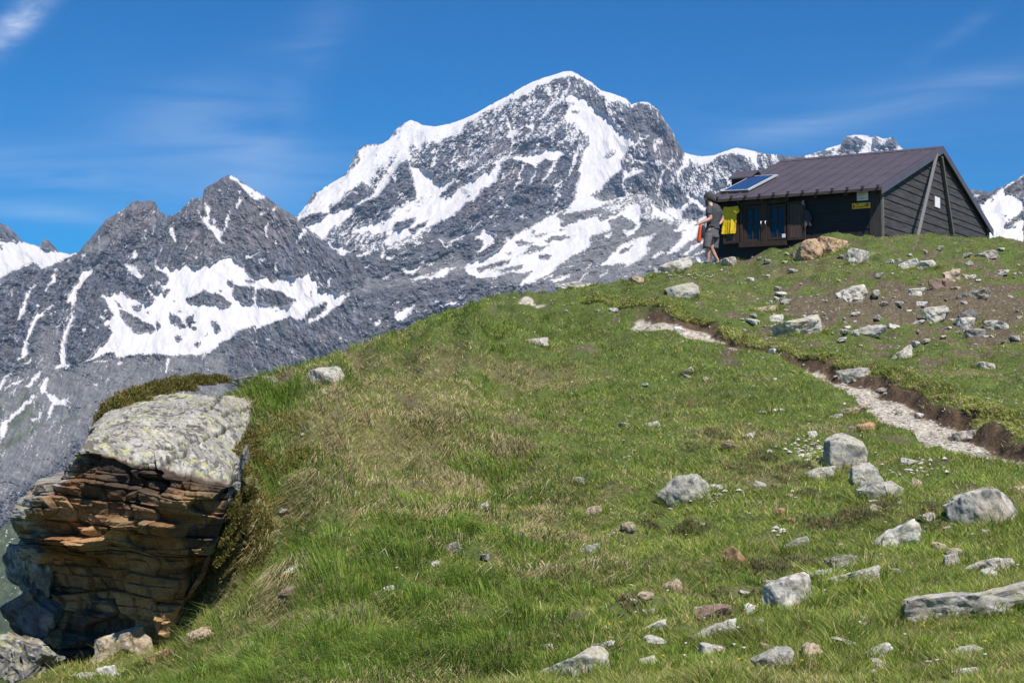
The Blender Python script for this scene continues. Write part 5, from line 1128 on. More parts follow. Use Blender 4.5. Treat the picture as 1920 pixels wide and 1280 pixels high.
# solar panel
rn = Vector((0, -sl, 1)).normalized(); rp = Vector((0, EY, EZ))+rn*.09
q = [hut_on(u, v, rp, rn) for u, v in ((1352,358.5),(1404,355.5),(1459,327),(1409,329.5))]
ctr = (q[0]+q[2])/2; ex_ = (q[1]-q[0]); ey_ = (q[3]-q[0]); nn = rn
sp_ = MB(); sp_.add([p-nn*.04 for p in q]+[p for p in q], [(0,3,2,1),(4,5,6,7),(0,1,5,4),(1,2,6,5),(2,3,7,6),(3,0,4,7)])
panel = sp_.build('solar_panel', m_metal, hut)
mm, nt, b = new_mat('solar cells'); b.inputs['Base Color'].default_value = (.010,.050,.17,1); b.inputs['Roughness'].default_value = .3; b.inputs['Specular IOR Level'].default_value = .3
bl = lambda s, t: q[0]*(1-s)*(1-t)+q[1]*s*(1-t)+q[2]*s*t+q[3]*(1-s)*t
mb = MB()
for i in range(4):
    s0, s1 = .05+i*.21+.008, .05+(i+1)*.21-.008
    mb.add([bl(s0,.035)+nn*.004, bl(s1,.035)+nn*.004, bl(s1,.965)+nn*.004, bl(s0,.965)+nn*.004], [(0,1,2,3)])
mb.build('solar_cells', mm, panel)
mb = MB(); a_, b__ = q[0]-nn*.10, q[1]-nn*.10; dn = (q[0]-q[3]).normalized(); mb.add([a_, b__, b__+dn*.05, a_+dn*.05, a_+nn*.10, b__+nn*.10, b__+nn*.10+dn*.05, a_+nn*.10+dn*.05], [(0,3,2,1),(4,5,6,7),(0,1,5,4),(1,2,6,5),(2,3,7,6),(3,0,4,7)]); mb.build('panel_bracket', simple('olive metal', (.10,.10,.08), .5), panel)
for s in (.12, .5, .88):
    mb = MB(); p0 = bl(s, .02); mb.tube([p0-nn*.12+dn*.02, p0-nn*.12+dn*.24], .015, 6); mb.build('panel_foot', m_black, panel)
# windows: two, with jambs, sashes, glazing bars
def rect(u0, v0, u1, v1, y=-.03):
    a, c = wall(u0, v0, y), wall(u1, v1, y); b0, b1 = wall(u0, v1, y), wall(u1, v0, y); return a.x, (b0.z+c.z)/2, c.x, (a.z+b1.z)/2
def bar(mb, x0, z0, x1, z1, y0, y1): mb.box((x0, y0, z0), (x1-x0, 0, 0), (0, y1-y0, 0), (0, 0, z1-z0))
def window(u0, v0, u1, v1):
    x0, z0, x1, z1 = rect(u0, v0, u1, v1); fr = MB(); w = .07
    bar(fr, x0, z0, x0+w, z1, -.11, -.035); bar(fr, x1-w, z0, x1, z1, -.11, -.035); bar(fr, x0+w, z1-w, x1-w, z1, -.108, -.035); bar(fr, x0+w, z0, x1-w, z0+w*.6, -.108, -.035)
    f = fr.build('window', m_trim, hut, bevel=.004)
    g = MB(); bar(g, x0+w, z0+w*.6, x1-w, z1-w, -.050, -.040); g.build('pane', m_glass, f)
    mu = MB(); xm = (x0+x1)/2; zm = z0+(z1-z0)*.52; s = .045
    bar(mu, x0+w+.001, z0+w*.6, x0+w+s, z1-w-.001, -.078, -.052); bar(mu, x1-w-s, z0+w*.6, x1-w-.001, z1-w-.001, -.078, -.052); bar(mu, x0+w+s, z1-w-s, x1-w-s, z1-w-.001, -.077, -.052); bar(mu, x0+w+s, z0+w*.6+.001, x1-w-s, z0+w*.6+s, -.077, -.052)
    bar(mu, xm-.02, z0+w*.6+s, xm+.02, z1-w-s, -.075, -.052); bar(mu, x0+w+s, zm-.018, x1-w-s, zm+.018, -.074, -.052); mu.build('sash', m_trim, f, bevel=.003)
    return f, (x0, z0, x1, z1)
w1, r1 = window(1395, 386, 1429, 454); w2, r2 = window(1440, 384, 1476, 450)
mb = MB(); bar(mb, r1[2]+.005, r1[1], r2[0]-.005, r1[3]+.02, -.13, -.035); mb.build('window_post', m_trim, hut, bevel=.005)
mb = MB(); bar(mb, r1[0]-.10, r1[3]+.02, r2[2]+.05, r1[3]+.16, -.12, -.035); mb.build('lintel', wood('dark lintel', (.035,.028,.026), .7), hut, bevel=.005)
mb = MB(); bar(mb, r1[0]-.12, r1[1]-.16, r2[2]+.02, r1[1]-.004, -.17, -.035); mb.build('window_sill', m_trim, hut, bevel=.006)
mb = MB(); bar(mb, r1[0]-.10, r1[1], r1[0]-.006, r1[3]+.018, -.15, -.035); mb.build('window_jamb', m_trim, hut, bevel=.005)
mcol = (r1[2]+r2[0])/2
for dx in (-.07, .07):
    mb = MB(); zc = r1[1]+(r1[3]-r1[1])*.50; mb.tube([(mcol+dx, -.13, zc+.05), (mcol+dx, -.19, zc+.04), (mcol+dx, -.20, zc-.03), (mcol+dx, -.15, zc-.07)], .016, 8); mb.tube([(mcol+dx-.03, -.135, zc+.05), (mcol+dx+.03, -.135, zc+.05)], .022, 8); mb.build('shutter_catch', m_metal, hut, smooth=True)
x0, z0, x1, z1 = rect(1466.5, 438.5, 1473, 445.5, -.1); mb = MB(); bar(mb, x0, z0, x1, z1, -.118, -.112); mb.build('round_sticker', m_white, w2, bevel=.002)
def shutter(u0, v0, u1, v1, y, parent=hut):
    x0, z0, x1, z1 = rect(u0, v0, u1, v1, y); s = MB(); w = .09
    bar(s, x0, z0, x0+w, z1, y-.03, y+.02); bar(s, x1-w, z0, x1, z1, y-.03, y+.02); bar(s, x0+w, z1-w, x1-w, z1, y-.029, y+.02); bar(s, x0+w, z0, x1-w, z0+w, y-.029, y+.02)
    o = s.build('shutter', m_trim, parent, bevel=.005)
    p = MB(); n = 5; wd = (x1-x0-2*w)/n
    for i in range(n): bar(p, x0+w+i*wd+.003, z0+w, x0+w+(i+1)*wd-.003, z1-w, y-.012+.002*(i % 2), y+.012)
    p.build('shutter_panel', wood('shutter boards', (.085,.048,.042), .7, (14,14,1.5)), o); return o
shutter(1476, 377, 1511, 450, -.10); shutter(1356, 386, 1386, 457, -.12)
# gable braces
gp = lambda u, v, x: hut_on(u, v, (x, 0, 0), (1, 0, 0))
def beam(p, q_, w, name, mat):
    d = (q_-p).normalized(); s = d.cross(Vector((1,0,0))).normalized()*w/2; t = Vector((1,0,0))*w/2
    mb = MB(); mb.add([p-s-t, p+s-t, p+s+t, p-s+t, q_-s-t, q_+s-t, q_+s+t, q_-s+t], [(0,3,2,1),(4,5,6,7),(0,1,5,4),(1,2,6,5),(2,3,7,6),(3,0,4,7)]); return mb.build(name, mat, hut, bevel=.01)
beam(gp(1721,443,.62), gp(1757,288,.12), .085, 'leaning_brace', m_beam)
beam(gp(1787,445,.09), gp(1765,294,.09), .10, 'gable_brace', m_post)
# left-hand roof hood
mb = MB(); yA = 4.5; zA = float(hut_on(1381, 322, (-L_-.5, 0, 0), (1, 0, 0)).z); pk = hut_on(1381, 322, (-L_-.62, 0, 0), (1, 0, 0)); ev = hut_on(1366, 334, (-L_-.62, 0, 0), (1, 0, 0))
yp, zp, ye, ze = pk.y, pk.z, ev.y, ev.z
t = .05; X0, X1 = -L_-.62, -L_+.15
mb.add([(X0,ye,ze-t),(X1,ye,ze-t),(X1,yp,zp-t),(X0,yp,zp-t),(X0,ye,ze),(X1,ye,ze),(X1,yp,zp),(X0,yp,zp)], [(0,1,2,3),(4,7,6,5),(0,4,5,1),(1,5,6,2),(2,6,7,3),(3,7,4,0)])
mb.add([(X0,yp,zp-t),(X1,yp,zp-t),(X1,yp+1.4,zp-.6-t),(X0,yp+1.4,zp-.6-t),(X0,yp,zp-.001),(X1,yp,zp-.001),(X1,yp+1.4,zp-.6),(X0,yp+1.4,zp-.6)], [(0,1,2,3),(4,7,6,5),(0,4,5,1),(1,5,6,2),(2,6,7,3),(3,7,4,0)])
hd = mb.build('dormer_hood', m_roof, hut); mb = MB(); mb.box((X0+.05, ye+.12, ze-.75), (X1-X0-.06, 0, 0), (0, yp-ye+.9, 0), (0, 0, .72)); mb.build('dormer_wall', m_trim, hd)
# ---- things fixed or hung on the hut
x0, z0, x1, z1 = rect(1607, 356, 1628, 376, -.04)
nb_ = empty('notice_board', HO+LXv*((x0+x1)/2)+LYv*-.05+Vector((0,0,z0)), 'white framed notice sheet on the front wall above the trail sign', 'notice', HA)
W, Hh = x1-x0, z1-z0; mb = MB(); bar(mb, -W/2, 0, W/2, Hh, -.01, .02); mb.build('board', m_white, nb_, bevel=.002)
mb = MB(); rt = random.Random(2)
for zz, ln in ((.90,1),(.70,.9),(.64,.6),(.50,.8),(.44,.5),(.22,.85),(.15,.6)):
    x = -W*.40
    while x < -W*.40+W*.8*ln:
        l = rt.uniform(.02, .05); bar(mb, x, Hh*zz, x+l, Hh*(zz+.028), -.0135, -.0105); x += l+.01
mb.build('printed_lines', m_ink, nb_)
x0, z0, x1, z1 = rect(1597.8, 380.5, 1632, 391, -.04)
sg = empty('trail_sign', HO+LXv*((x0+x1)/2)+LYv*-.05+Vector((0,0,z0)), 'yellow trail sign with a black arrow pointing right, near the hut corner', 'sign', HA)
W, Hh = x1-x0, z1-z0; mb = MB(); bar(mb, -W/2, 0, W/2, Hh, -.012, .02); mb.build('sign_plate', simple('trail yellow', (.95,.50,.015), .5, .05), sg, bevel=.003)
mb = MB(); yy0, yy1 = -.0155, -.0125; ax = W*.44; zc = Hh*.55
bar(mb, ax-.13, zc-.010, ax-.02, zc+.010, yy0, yy1)
for s in (-1, 1): mb.add([(ax,yy0,zc),(ax-.05,yy0,zc+s*.05),(ax-.075,yy0,zc+s*.05),(ax-.028,yy0,zc),(ax,yy1,zc),(ax-.05,yy1,zc+s*.05),(ax-.075,yy1,zc+s*.05),(ax-.028,yy1,zc)], [(0,1,2,3),(4,7,6,5),(0,4,5,1),(1,5,6,2),(2,6,7,3),(3,7,4,0)])
mb.build('arrow', m_ink, sg)
mb = MB(); x = -W*.47   # walker emblem and numbers
mb.tube([(x+.03,yy0,Hh*.78),(x+.032,yy1,Hh*.78)], .014, 8); mb.tube([(x+.03,yy0,Hh*.68),(x+.026,yy0,Hh*.42)], .009, 6); mb.tube([(x+.026,yy0,Hh*.42),(x+.05,yy0,Hh*.18)], .007, 6); mb.tube([(x+.026,yy0,Hh*.42),(x+.004,yy0,Hh*.18)], .007, 6); mb.tube([(x+.03,yy0,Hh*.60),(x+.058,yy0,Hh*.50)], .006, 6); mb.tube([(x+.062,yy0,Hh*.62),(x+.062,yy0,Hh*.18)], .004, 6)
for x0_, ln, zz in ((.115,.07,.72),(.115,.05,.28),(.19,.13,.24),(.40,.09,.76),(.34,.12,.28)):
    x = -W*.47+x0_
    while x < -W*.47+x0_+ln: l = rt.uniform(.012, .022); bar(mb, x, Hh*zz, x+l, Hh*zz+.022, yy0, yy1); x += l+.006
mb.build('lettering', m_ink, sg)
pa_ = gp(1752.5,374.5,.04); pb = gp(1762,393.5,.04)
ws = MB(); bar2 = lambda mb, y0, z0, y1, z1, x0, x1: mb.box((x0, y0, z0), (x1-x0, 0, 0), (0, y1-y0, 0), (0, 0, z1-z0))
ge = empty('wall_plaque', HO+LXv*.04+LYv*pa_.y+Vector((0,0,min(pa_.z, pb.z)+.05)), 'blank white plaque on the weathered gable wall between the two braces', 'plaque', HA)
hh = .33; wd = pb.y-pa_.y
mb = MB(); bar2(mb, -.02, -.02, wd+.02, hh+.02, -.02, .008); mb.build('plaque_frame', simple('rusty frame', (.25,.15,.10), .7), ge)
mb = MB(); bar2(mb, 0, 0, wd, hh, .009, .014); mb.build('plaque_sheet', m_white, ge)

# ---- cloth
def cloth(name, label, cat, px, y, mat, seed, folds=.03, part=None, thick=.02):
    """hanging cloth: outline px (pixels on the wall plane), gently folded and given thickness"""
    P_ = [wall(u, v, y) for u, v in px]; xs = [p.x for p in P_]; zs = [p.z for p in P_]
    bm = bmesh.new(); nx_, nz_ = 46, 56; x0, x1, z0, z1 = min(xs), max(xs), min(zs), max(zs)
    poly = [(p.x, p.z) for p in P_]
    def inside(x, z):
        c = False; j = len(poly)-1
        for i in range(len(poly)):
            if (poly[i][1] > z) != (poly[j][1] > z) and x < (poly[j][0]-poly[i][0])*(z-poly[i][1])/(poly[j][1]-poly[i][1])+poly[i][0]: c = not c
            j = i
        return c
    gxs = np.linspace(x0, x1, nx_); gzs = np.linspace(z0, z1, nz_); Gx, Gz = np.meshgrid(gxs, gzs)
    hang = (z1-Gz)/(z1-z0)
    D = folds*fb(Gx*8+hang*.6, Gz*1.3, seed, 2)*(.25+hang)+.005*fb(Gx*18, Gz*8, seed+1, 2)
    vs = {}
    def vert(i, j):
        if (i, j) not in vs: vs[(i, j)] = bm.verts.new((Gx[i, j], y-.035-D[i, j], Gz[i, j]))
        return vs[(i, j)]
    for i in range(nz_-1):
        for j in range(nx_-1):
            if inside((gxs[j]+gxs[j+1])/2, (gzs[i]+gzs[i+1])/2): bm.faces.new([vert(i, j), vert(i, j+1), vert(i+1, j+1), vert(i+1, j)])
    bmesh.ops.recalc_face_normals(bm, faces=bm.faces); bmesh.ops.solidify(bm, geom=bm.faces[:], thickness=thick)
    me = bpy.data.meshes.new(name); bm.to_mesh(me); bm.free(); me.polygons.foreach_set('use_smooth', [True]*len(me.polygons))
    o = link(name, me, mat); M = Matrix.Translation(HO) @ Matrix.Rotation(HA, 4, 'Z'); me.transform(M)
    return tag(o, label, cat) if label else o
m_yel = simple('yellow jersey', (.92,.60,.010), .6, .06, 30)
ys_ = cloth('t_shirt', 'bright yellow t-shirt hung on the left shutter of the hut', 't-shirt', [(1357,390),(1360,388),(1366,388.5),(1375,387.5),(1384,386.5),(1386,391),(1387,398),(1382,402),(1381,414),(1380,438),(1372,438.5),(1362,439),(1354,439.5),(1355,430),(1357.5,412),(1357,405),(1355,398)], -.17, m_yel, 7, .035)
slv = cloth('sleeve', None, None, [(1378,391),(1380.5,388.5),(1381.5,392),(1384,392.5),(1387,394),(1386,398),(1383,400),(1379,399),(1377,395)], -.24, m_yel, 9, .03); slv.parent = ys_
m_blk = simple('black fabric', (.045,.047,.055), .75, .3, 20)
cloth('jacket', 'black jacket hanging from a hook right of the open shutter', 'jacket', [(1510,395),(1514,393.5),(1517,396),(1520,403),(1523.5,409),(1521,414),(1519,417),(1522.5,423),(1521,426),(1518,424),(1516,418),(1513,424),(1510,430),(1509,418),(1510,406)], -.10, m_blk, 17, .05)
hk = wall(1506.5, 379.5, -.12); mb = MB(); c_ = HO+LXv*hk.x+LYv*-.16+Vector((0,0,hk.z))
pts = [c_+Vector((.028*math.cos(t)*.8, 0, .05*math.sin(t))) for t in np.linspace(0, 6.0, 14)]; mb.tube(pts, .011, 6); mb.tube([c_+Vector((.02,0,-.05)), c_+Vector((.05,.0,-.09))], .012, 6)
tag(mb.build('carabiner', m_metal, None, smooth=True), 'shiny metal snap hook hanging above the black jacket', 'carabiner')
# ================================================================ the walker
PB = ground(1333, 500); PY = 37.0
PBx = float(ray(1333, 490)[0])*PY; PZ = float(ray(1333, 489)[1])*PY
PB = Vector((PBx, PY, PZ-.04))
SCP = 1/484.5
def bp(cx, cy, y=0): return ((cx-340)*SCP, y, (1105-cy)*SCP)
def skin(name, verts, edges, mat, parent, sub=2, root=0):
    me = bpy.data.meshes.new(name); me.from_pydata([v[0] for v in verts], edges, []); me.update()
    o = link(name, me, mat, parent); md = o.modifiers.new('skin', 'SKIN'); md.use_smooth_shade = True
    sv = me.skin_vertices[0].data
    for i, v in enumerate(verts):
        r = v[1]; sv[i].radius = (r, r) if isinstance(r, (int, float)) else r
    sv[root].use_root = True
    s = o.modifiers.new('sub', 'SUBSURF'); s.levels = sub; s.render_levels = sub
    return o
m_skin = simple('skin', (.55,.31,.22), .55, .10, 12); m_shirt = simple('dark grey t-shirt', (.060,.063,.072), .85, .2, 25)
m_short = simple('grey shorts', (.115,.112,.125), .85, .2, 25); m_cap = simple('charcoal headscarf', (.05,.052,.052), .9, .3, 30)
m_hair = simple('dark hair', (.03,.02,.015), .8); m_shoe = simple('grey shoe', (.16,.16,.17), .8)
pr = empty('person', PB, 'person in a dark headscarf, grey t-shirt and grey shorts, seen from behind by the hut', 'person')
V = []; E = []
def node(p, r, par=None):
    V.append((p, r)); k = len(V)-1
    if par is not None: E.append((par, k))
    return k
pel = node(bp(352,722), .11); wai = node(bp(357,640), .115, pel); che = node(bp(368,530), .12, wai); upc = node(bp(366,450), .095, che)
nk = node(bp(340,400), .058, upc); hb = node(bp(318,365), .072, nk); h1 = node(bp(315,322), .098, hb); h2 = node(bp(318,282), .080, h1)
no_ = node(bp(262,330,.02), .014, h1)
for side, S in ((0, [((322,456,-.08),.052),((316,520,-.16),.064),((326,588,-.19),.056),((255,622,-.22),.050),((190,650,-.22),.034),((168,656,-.22),.032)]),
                (1, [((420,458,.05),.052),((458,510,.10),.064),((488,562,.14),.052),((486,592,.12),.044),((470,618,.08),.034),((456,628,.05),.030)])):
    last = upc
    for (q_, r) in S: last = node(bp(*q_), r, last)
    bx, by, bz = V[last][0]
    sx_ = -1 if side == 0 else -.6
    for f in range(4):
        a = node((bx+sx_*.035, by-.03+f*.019, bz-.005-.006*f), .009, last); a = node((bx+sx_*(.068+.006*(f in (1,2))), by-.034+f*.021, bz-.022), .0085, a); a = node((bx+sx_*(.078), by-.034+f*.021, bz-.05), .0075, a)
    a = node((bx+sx_*.005, by-.038, bz-.02), .011, last); a = node((bx+sx_*.035, by-.052, bz-.045), .009, a)
for S in ([((316,780,-.07),.072),((302,850,-.08),.078),((300,930,-.08),.056),((303,985,-.075),.058),((302,1070,-.07),.036),((300,1098,-.07),.036),((262,1106,-.09),.028)],
          [((386,780,.07),.072),((372,850,.06),.078),((352,935,.03),.056),((380,1000,.05),.056),((428,1078,.07),.035),((436,1098,.07),.036),((404,1112,.06),.028)]):
    last = pel
    for (q_, r) in S: last = node(bp(*q_), r, last)
skin('body', V, E, m_skin, pr)
# clothes follow the body, a little wider
def loft(name, mat, parent, chains, n=22, seed=1, fold=.05):
    """cloth tubes built ring by ring: (cx, cy, y, half width, half depth), open hems folded in"""
    Vv, Ff = [], []
    for ch in chains:
        b0 = len(Vv); R_ = []
        P_ = [np.array(bp(cx, cy, y)) for cx, cy, y, a, b_ in ch]
        T_ = [(P_[min(i+1, len(P_)-1)]-P_[max(i-1, 0)]) for i in range(len(P_))]
        fine = []
        for i in range(len(ch)-1):
            for f in np.linspace(0, 1, 6, endpoint=False): fine.append((P_[i]*(1-f)+P_[i+1]*f, T_[i]*(1-f)+T_[i+1]*f, ch[i][3]*(1-f)+ch[i+1][3]*f, ch[i][4]*(1-f)+ch[i+1][4]*f))
        fine.append((P_[-1], T_[-1], ch[-1][3], ch[-1][4])); fine.append((P_[-1]-T_[-1]*.02/np.linalg.norm(T_[-1]), T_[-1], ch[-1][3]*.86, ch[-1][4]*.86)); fine.append((P_[-1]-T_[-1]*.06/np.linalg.norm(T_[-1]), T_[-1], ch[-1][3]*.3, ch[-1][4]*.3))
        for k, (c, t, a, b_) in enumerate(fine):
            t = t/np.linalg.norm(t); yv = np.array([0, 1, 0.]); xv = np.cross(yv, t); xv /= np.linalg.norm(xv); yv = np.cross(t, xv)
            for m in range(n):
                th = 2*math.pi*m/n; w_ = 1+fold*float(n2(math.cos(th)*1.6+seed, k*.16+math.sin(th)*1.3, seed)); Vv.append(tuple(c+(xv*math.cos(th)*a+yv*math.sin(th)*b_)*w_))
        for k in range(len(fine)-1):
            for m in range(n): Ff.append((b0+k*n+m, b0+k*n+(m+1) % n, b0+(k+1)*n+(m+1) % n, b0+(k+1)*n+m))
        Ff.append(tuple(b0+m for m in range(n))); Ff.append(tuple(b0+(len(fine)-1)*n+m for m in range(n)))
    me = bpy.data.meshes.new(name); me.from_pydata(Vv, [], Ff); bm = bmesh.new(); bm.from_mesh(me); bmesh.ops.recalc_face_normals(bm, faces=bm.faces); bm.to_mesh(me); bm.free()
    me.polygons.foreach_set('use_smooth', [True]*len(me.polygons)); return link(name, me, mat, parent)
loft('t_shirt', m_shirt, pr, [[(345,404,0,.062,.06),(358,424,0,.125,.095),(368,452,0,.178,.122),(377,500,0,.196,.140),(373,570,0,.176,.140),(366,640,0,.158,.138),(366,706,0,.168,.145)],
    [(322,442,-.07,.075,.085),(312,480,-.125,.082,.092),(308,545,-.165,.080,.088)], [(424,446,.05,.075,.085),(448,490,.08,.080,.088),(466,532,.10,.074,.080)]], seed=3, fold=.07)
loft('shorts', m_short, pr, [[(362,672,0,.148,.130),(356,720,0,.172,.148),(350,775,0,.186,.152),(348,805,0,.178,.142)],
    [(312,770,-.07,.105,.115),(296,850,-.10,.104,.112),(284,938,-.11,.106,.112)], [(394,770,.07,.104,.112),(398,850,.09,.098,.106),(392,934,.09,.094,.100)]], seed=8, fold=.09)
V0, F0 = ICO[4]; w_ = V0.copy(); back = sst(0, 1, V0[:,0])*sst(.5, -1, V0[:,2])
w_ = w_*np.array([.122,.118,.128]); w_[:,0] += back*.10; w_[:,2] -= back*.06; w_ = w_*(1+.03*fb3(V0*3, 5, 3))[:, None]
w_ = w_[:, :]; keep_ = ~((V0[F0].mean(1)[:,0] < -.35) & (V0[F0].mean(1)[:,2] < -.12))
cp_ = link('headscarf', np_mesh('headscarf', w_, F0[keep_], smooth=True), m_cap, pr); cp_.location = bp(317,312,0)
skin('scarf_tail', [(bp(338,330,.02), (.07,.075)), (bp(358,350,.03), (.060,.06)), (bp(380,372,.03), (.042,.05)), (bp(398,388,.03), (.016,.03))], [(0,1),(1,2),(2,3)], m_cap, cp_)
cp_.children[0].matrix_parent_inverse = Matrix.Translation(-Vector(bp(317,312,0)))
mb = MB(); mb.tube([bp(300,368,-.035), bp(284,380,-.01), bp(290,352,.05)], [.03,.022,.02], 8); mb.build('beard', m_hair, pr, smooth=True)
skin('belt_bag', [(bp(300,672,-.13), .022), (bp(350,668,-.14), .03), (bp(400,680,-.10), .03), (bp(436,706,-.02), .022)], [(0,1),(1,2),(2,3)], m_blk, pr)
skin('shoe', [(bp(306,1096,-.07), .05), (bp(280,1102,-.08), .046), (bp(250,1107,-.09), .036)], [(0,1),(1,2)], m_shoe, pr, 1)
skin('shoe', [(bp(440,1094,.07), .048), (bp(420,1104,.065), .044), (bp(392,1112,.06), .036)], [(0,1),(1,2)], m_shoe, pr, 1)
mo = simple('orange shell fabric', (.75,.10,.02), .55, .2, 20); mblk = simple('navy lining', (.03,.035,.06), .7)
oj = empty('jacket', PB+Vector(bp(190,660,-.2)), 'orange and navy jacket dangling from the hand of the person', 'jacket')
def jp(cx, cy, y): return tuple(Vector(bp(cx, cy, y))-Vector(bp(190, 660, -.2)))
skin('orange_shell', [(jp(205,655,-.22), .034), (jp(205,700,-.21), .06), (jp(196,780,-.2), .062), (jp(188,840,-.19), .060), (jp(184,885,-.18), .050)], [(0,1),(1,2),(2,3),(3,4)], mo, oj)
skin('navy_lining', [(jp(225,660,-.23), .03), (jp(240,690,-.23), .062), (jp(232,750,-.22), .066), (jp(216,820,-.2), .05)], [(0,1),(1,2),(2,3)], mblk, oj)
# ---- two birds high up left of the summit
mbd = simple('bird feathers', (.03,.03,.035), .8)
for (u, v, lab) in ((825,176,'left one of two tiny dark birds in the blue sky above the snowy shoulder'), (900,177,'right one of two tiny dark birds in the blue sky above the snowy shoulder')):
    Y = 260; p = pt(u, v, Y*1.7); sk = [((0,0,0),.05),((.22,0,.02),.04),((-.22,0,-.02),.045),((-.36,0,-.01),.02),((.02,.28,.10),.035),((-.04,.55,.06),.015),((.02,-.28,.10),.035),((-.04,-.55,.06),.015)]
    o = skin('bird', sk, [(0,1),(0,2),(2,3),(0,4),(4,5),(0,6),(6,7)], mbd, None, 1); o.location = p; o.rotation_euler = (.25, .1, .6+u*.01); tag(o, lab, 'bird')
SKY_SAT = 1.95; SKY_HUE = .505; SKY_STR = .105; SUN_STR = 5.0; EXPO = 0.17; HAZE = 2.6e-5
# ================================================================ sun, sky, air, camera
w = bpy.data.worlds.new("World"); SC.world = w; w.use_nodes = True
nt = w.node_tree; bg = nt.nodes['Background']
sky = nt.nodes.new('ShaderNodeTexSky'); sky.sky_type = 'NISHITA'; sky.sun_disc = False
sky.sun_elevation = math.asin(SUN.z); sky.sun_rotation = math.atan2(SUN.x, SUN.y)
sky.altitude = 2800; sky.air_density = 1.0; sky.dust_density = .9; sky.ozone_density = 3.0
# thin cirrus, laid out over the sky by direction
tc = nd(nt, 'ShaderNodeTexCoord'); sx = nd(nt, 'ShaderNodeSeparateXYZ'); nt.links.new(tc.outputs['Generated'], sx.inputs[0])
def mth(op, a, b=None):
    n = nt.nodes.new('ShaderNodeMath'); n.operation = op
    for i, q in enumerate((a, b)):
        if q is None: continue
        if isinstance(q, (int, float)): n.inputs[i].default_value = q
        else: nt.links.new(q, n.inputs[i])
    return n.outputs[0]
ex = mth('DIVIDE', sx.outputs[0], mth('MAXIMUM', sx.outputs[1], .05)); ez = mth('DIVIDE', sx.outputs[2], mth('MAXIMUM', sx.outputs[1], .05))
def spot(u, v, ru, rv, rot):
    a, b_ = ray(u, v); dx = mth('SUBTRACT', ex, float(a)); dz = mth('SUBTRACT', ez, float(b_)); c, s = math.cos(rot), math.sin(rot)
    p = mth('DIVIDE', mth('ADD', mth('MULTIPLY', dx, c), mth('MULTIPLY', dz, s)), ru/F); q = mth('DIVIDE', mth('ADD', mth('MULTIPLY', dx, -s), mth('MULTIPLY', dz, c)), rv/F)
    r2 = mth('ADD', mth('MULTIPLY', p, p), mth('MULTIPLY', q, q)); return mth('EXPONENT', mth('MULTIPLY', r2, -1.0))
cv = nd(nt, 'ShaderNodeCombineXYZ'); nt.links.new(ex, cv.inputs[0]); nt.links.new(ez, cv.inputs[1])
def streak(rot, sc, seed, dist=.6):
    mp = nd(nt, 'ShaderNodeMapping'); mp.inputs['Rotation'].default_value = (0, 0, rot); mp.inputs['Scale'].default_value = sc; mp.inputs['Location'].default_value = (seed, seed*.7, 0)
    nt.links.new(cv.outputs[0], mp.inputs[0]); n = nd(nt, 'ShaderNodeTexNoise', Scale=1.0, Detail=7.0, Roughness=.6, Distortion=dist); nt.links.new(mp.outputs[0], n.inputs['Vector']); return n.outputs[0]
nA = streak(-.85, (22, 70, 1), 3.1, .4); nB = streak(.35, (7, 34, 1), 5.7, 1.0); nC = streak(-.25, (5, 40, 1), 9.2, .8)
def rg(x, lo, hi):
    m = nd(nt, 'ShaderNodeMapRange'); m.inputs[1].default_value = lo; m.inputs[2].default_value = hi; m.clamp = True; nt.links.new(x, m.inputs[0]); return m.outputs[0]
cl = mth('MULTIPLY', mth('MULTIPLY', spot(25, 50, 90, 26, .78), rg(nA, .3, .75)), .7)
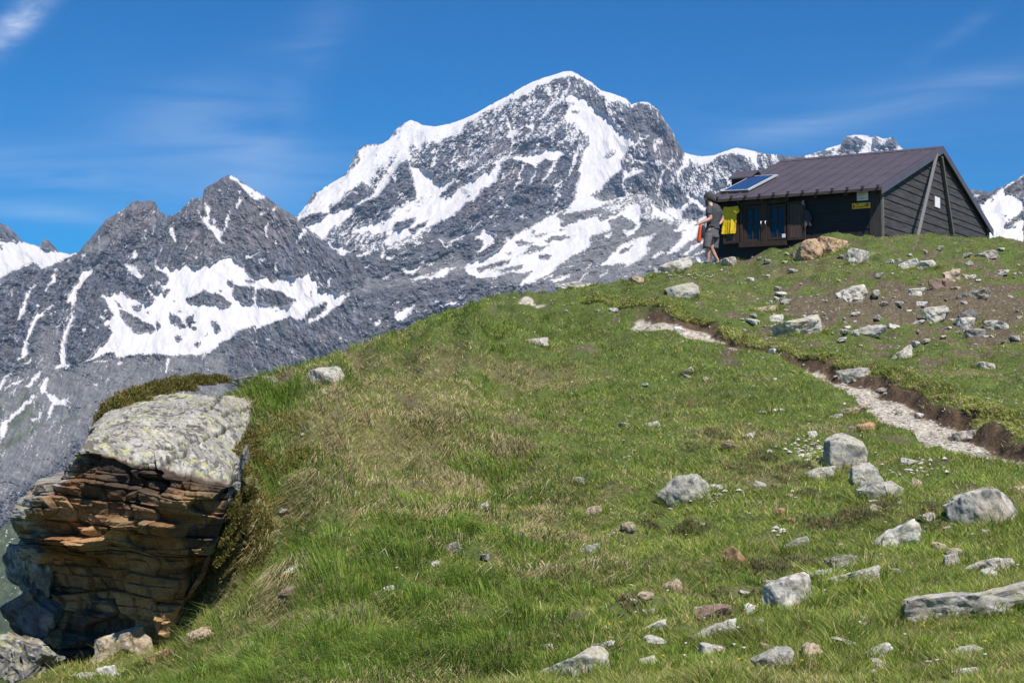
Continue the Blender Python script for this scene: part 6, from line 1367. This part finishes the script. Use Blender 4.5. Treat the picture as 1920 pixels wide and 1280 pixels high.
for sp, n_, k in ((spot(250, 330, 520, 90, -.05), nC, .16), (spot(1550, 250, 520, 110, .1), nC, .10), (spot(400, 180, 260, 60, .5), nB, .10), (spot(560, 150, 200, 46, 1.15), nB, .12), (spot(420, 250, 190, 70, -.35), nC, .28), (spot(120, 330, 260, 30, -.12), nC, .26), (spot(60, 395, 160, 20, -.15), nC, .22), (spot(470, 310, 90, 90, 0), nB, .14), (spot(1650, 200, 420, 26, .25), nC, .26), (spot(1800, 60, 120, 14, .6), nB, .12)):
    cl = mth('ADD', cl, mth('MULTIPLY', mth('MULTIPLY', sp, rg(n_, .3, .72)), k*.62))
cl = mth('MINIMUM', cl, .75)
hs = nd(nt, 'ShaderNodeHueSaturation'); hs.inputs['Saturation'].default_value = SKY_SAT; hs.inputs['Hue'].default_value = SKY_HUE; nt.links.new(sky.outputs[0], hs.inputs['Color'])
nt.links.new(mix(nt, cl, hs.outputs[0], (9.0, 9.6, 10.5)), bg.inputs[0]); bg.inputs[1].default_value = SKY_STR
sun = bpy.data.lights.new('sun', 'SUN'); sun.energy = SUN_STR; sun.angle = math.radians(.53); sun.color = (1, .935, .84)
so = bpy.data.objects.new('sun', sun); C.objects.link(so); so.rotation_euler = SUN.to_track_quat('Z', 'Y').to_euler()
cam = bpy.data.cameras.new('camera'); co = bpy.data.objects.new('camera', cam); C.objects.link(co)
cam.sensor_width = 36; cam.lens = 36*F/1920; cam.clip_start = .2; cam.clip_end = 40000
co.location = (0, 0, 0); co.rotation_euler = (math.pi/2+PITCH, 0, 0); SC.camera = co
SC.view_settings.view_transform = 'Standard'; SC.view_settings.look = 'None'; SC.view_settings.exposure = EXPO; SC.view_settings.gamma = 1
if HAZE > 0:
    mb = MB(); mb.box((-9000, -30, -1700), (18500, 0, 0), (0, 13500, 0), (0, 0, 3750))
    hm = bpy.data.materials.new('haze'); hm.use_nodes = True; hn = hm.node_tree; hn.nodes.clear()
    out = hn.nodes.new('ShaderNodeOutputMaterial'); pv = hn.nodes.new('ShaderNodeVolumePrincipled')
    pv.inputs['Color'].default_value = (.42, .66, 1, 1); pv.inputs['Density'].default_value = HAZE; pv.inputs['Anisotropy'].default_value = .0
    hn.links.new(pv.outputs[0], out.inputs['Volume'])
    tag(mb.build('haze', hm), 'thin blue mountain air', 'haze', kind='stuff')
SC.cycles.volume_bounces = 0; SC.cycles.max_bounces = 6; SC.cycles.diffuse_bounces = 3; SC.cycles.transmission_bounces = 4
try: SC.cycles.use_denoising = True
except Exception: pass
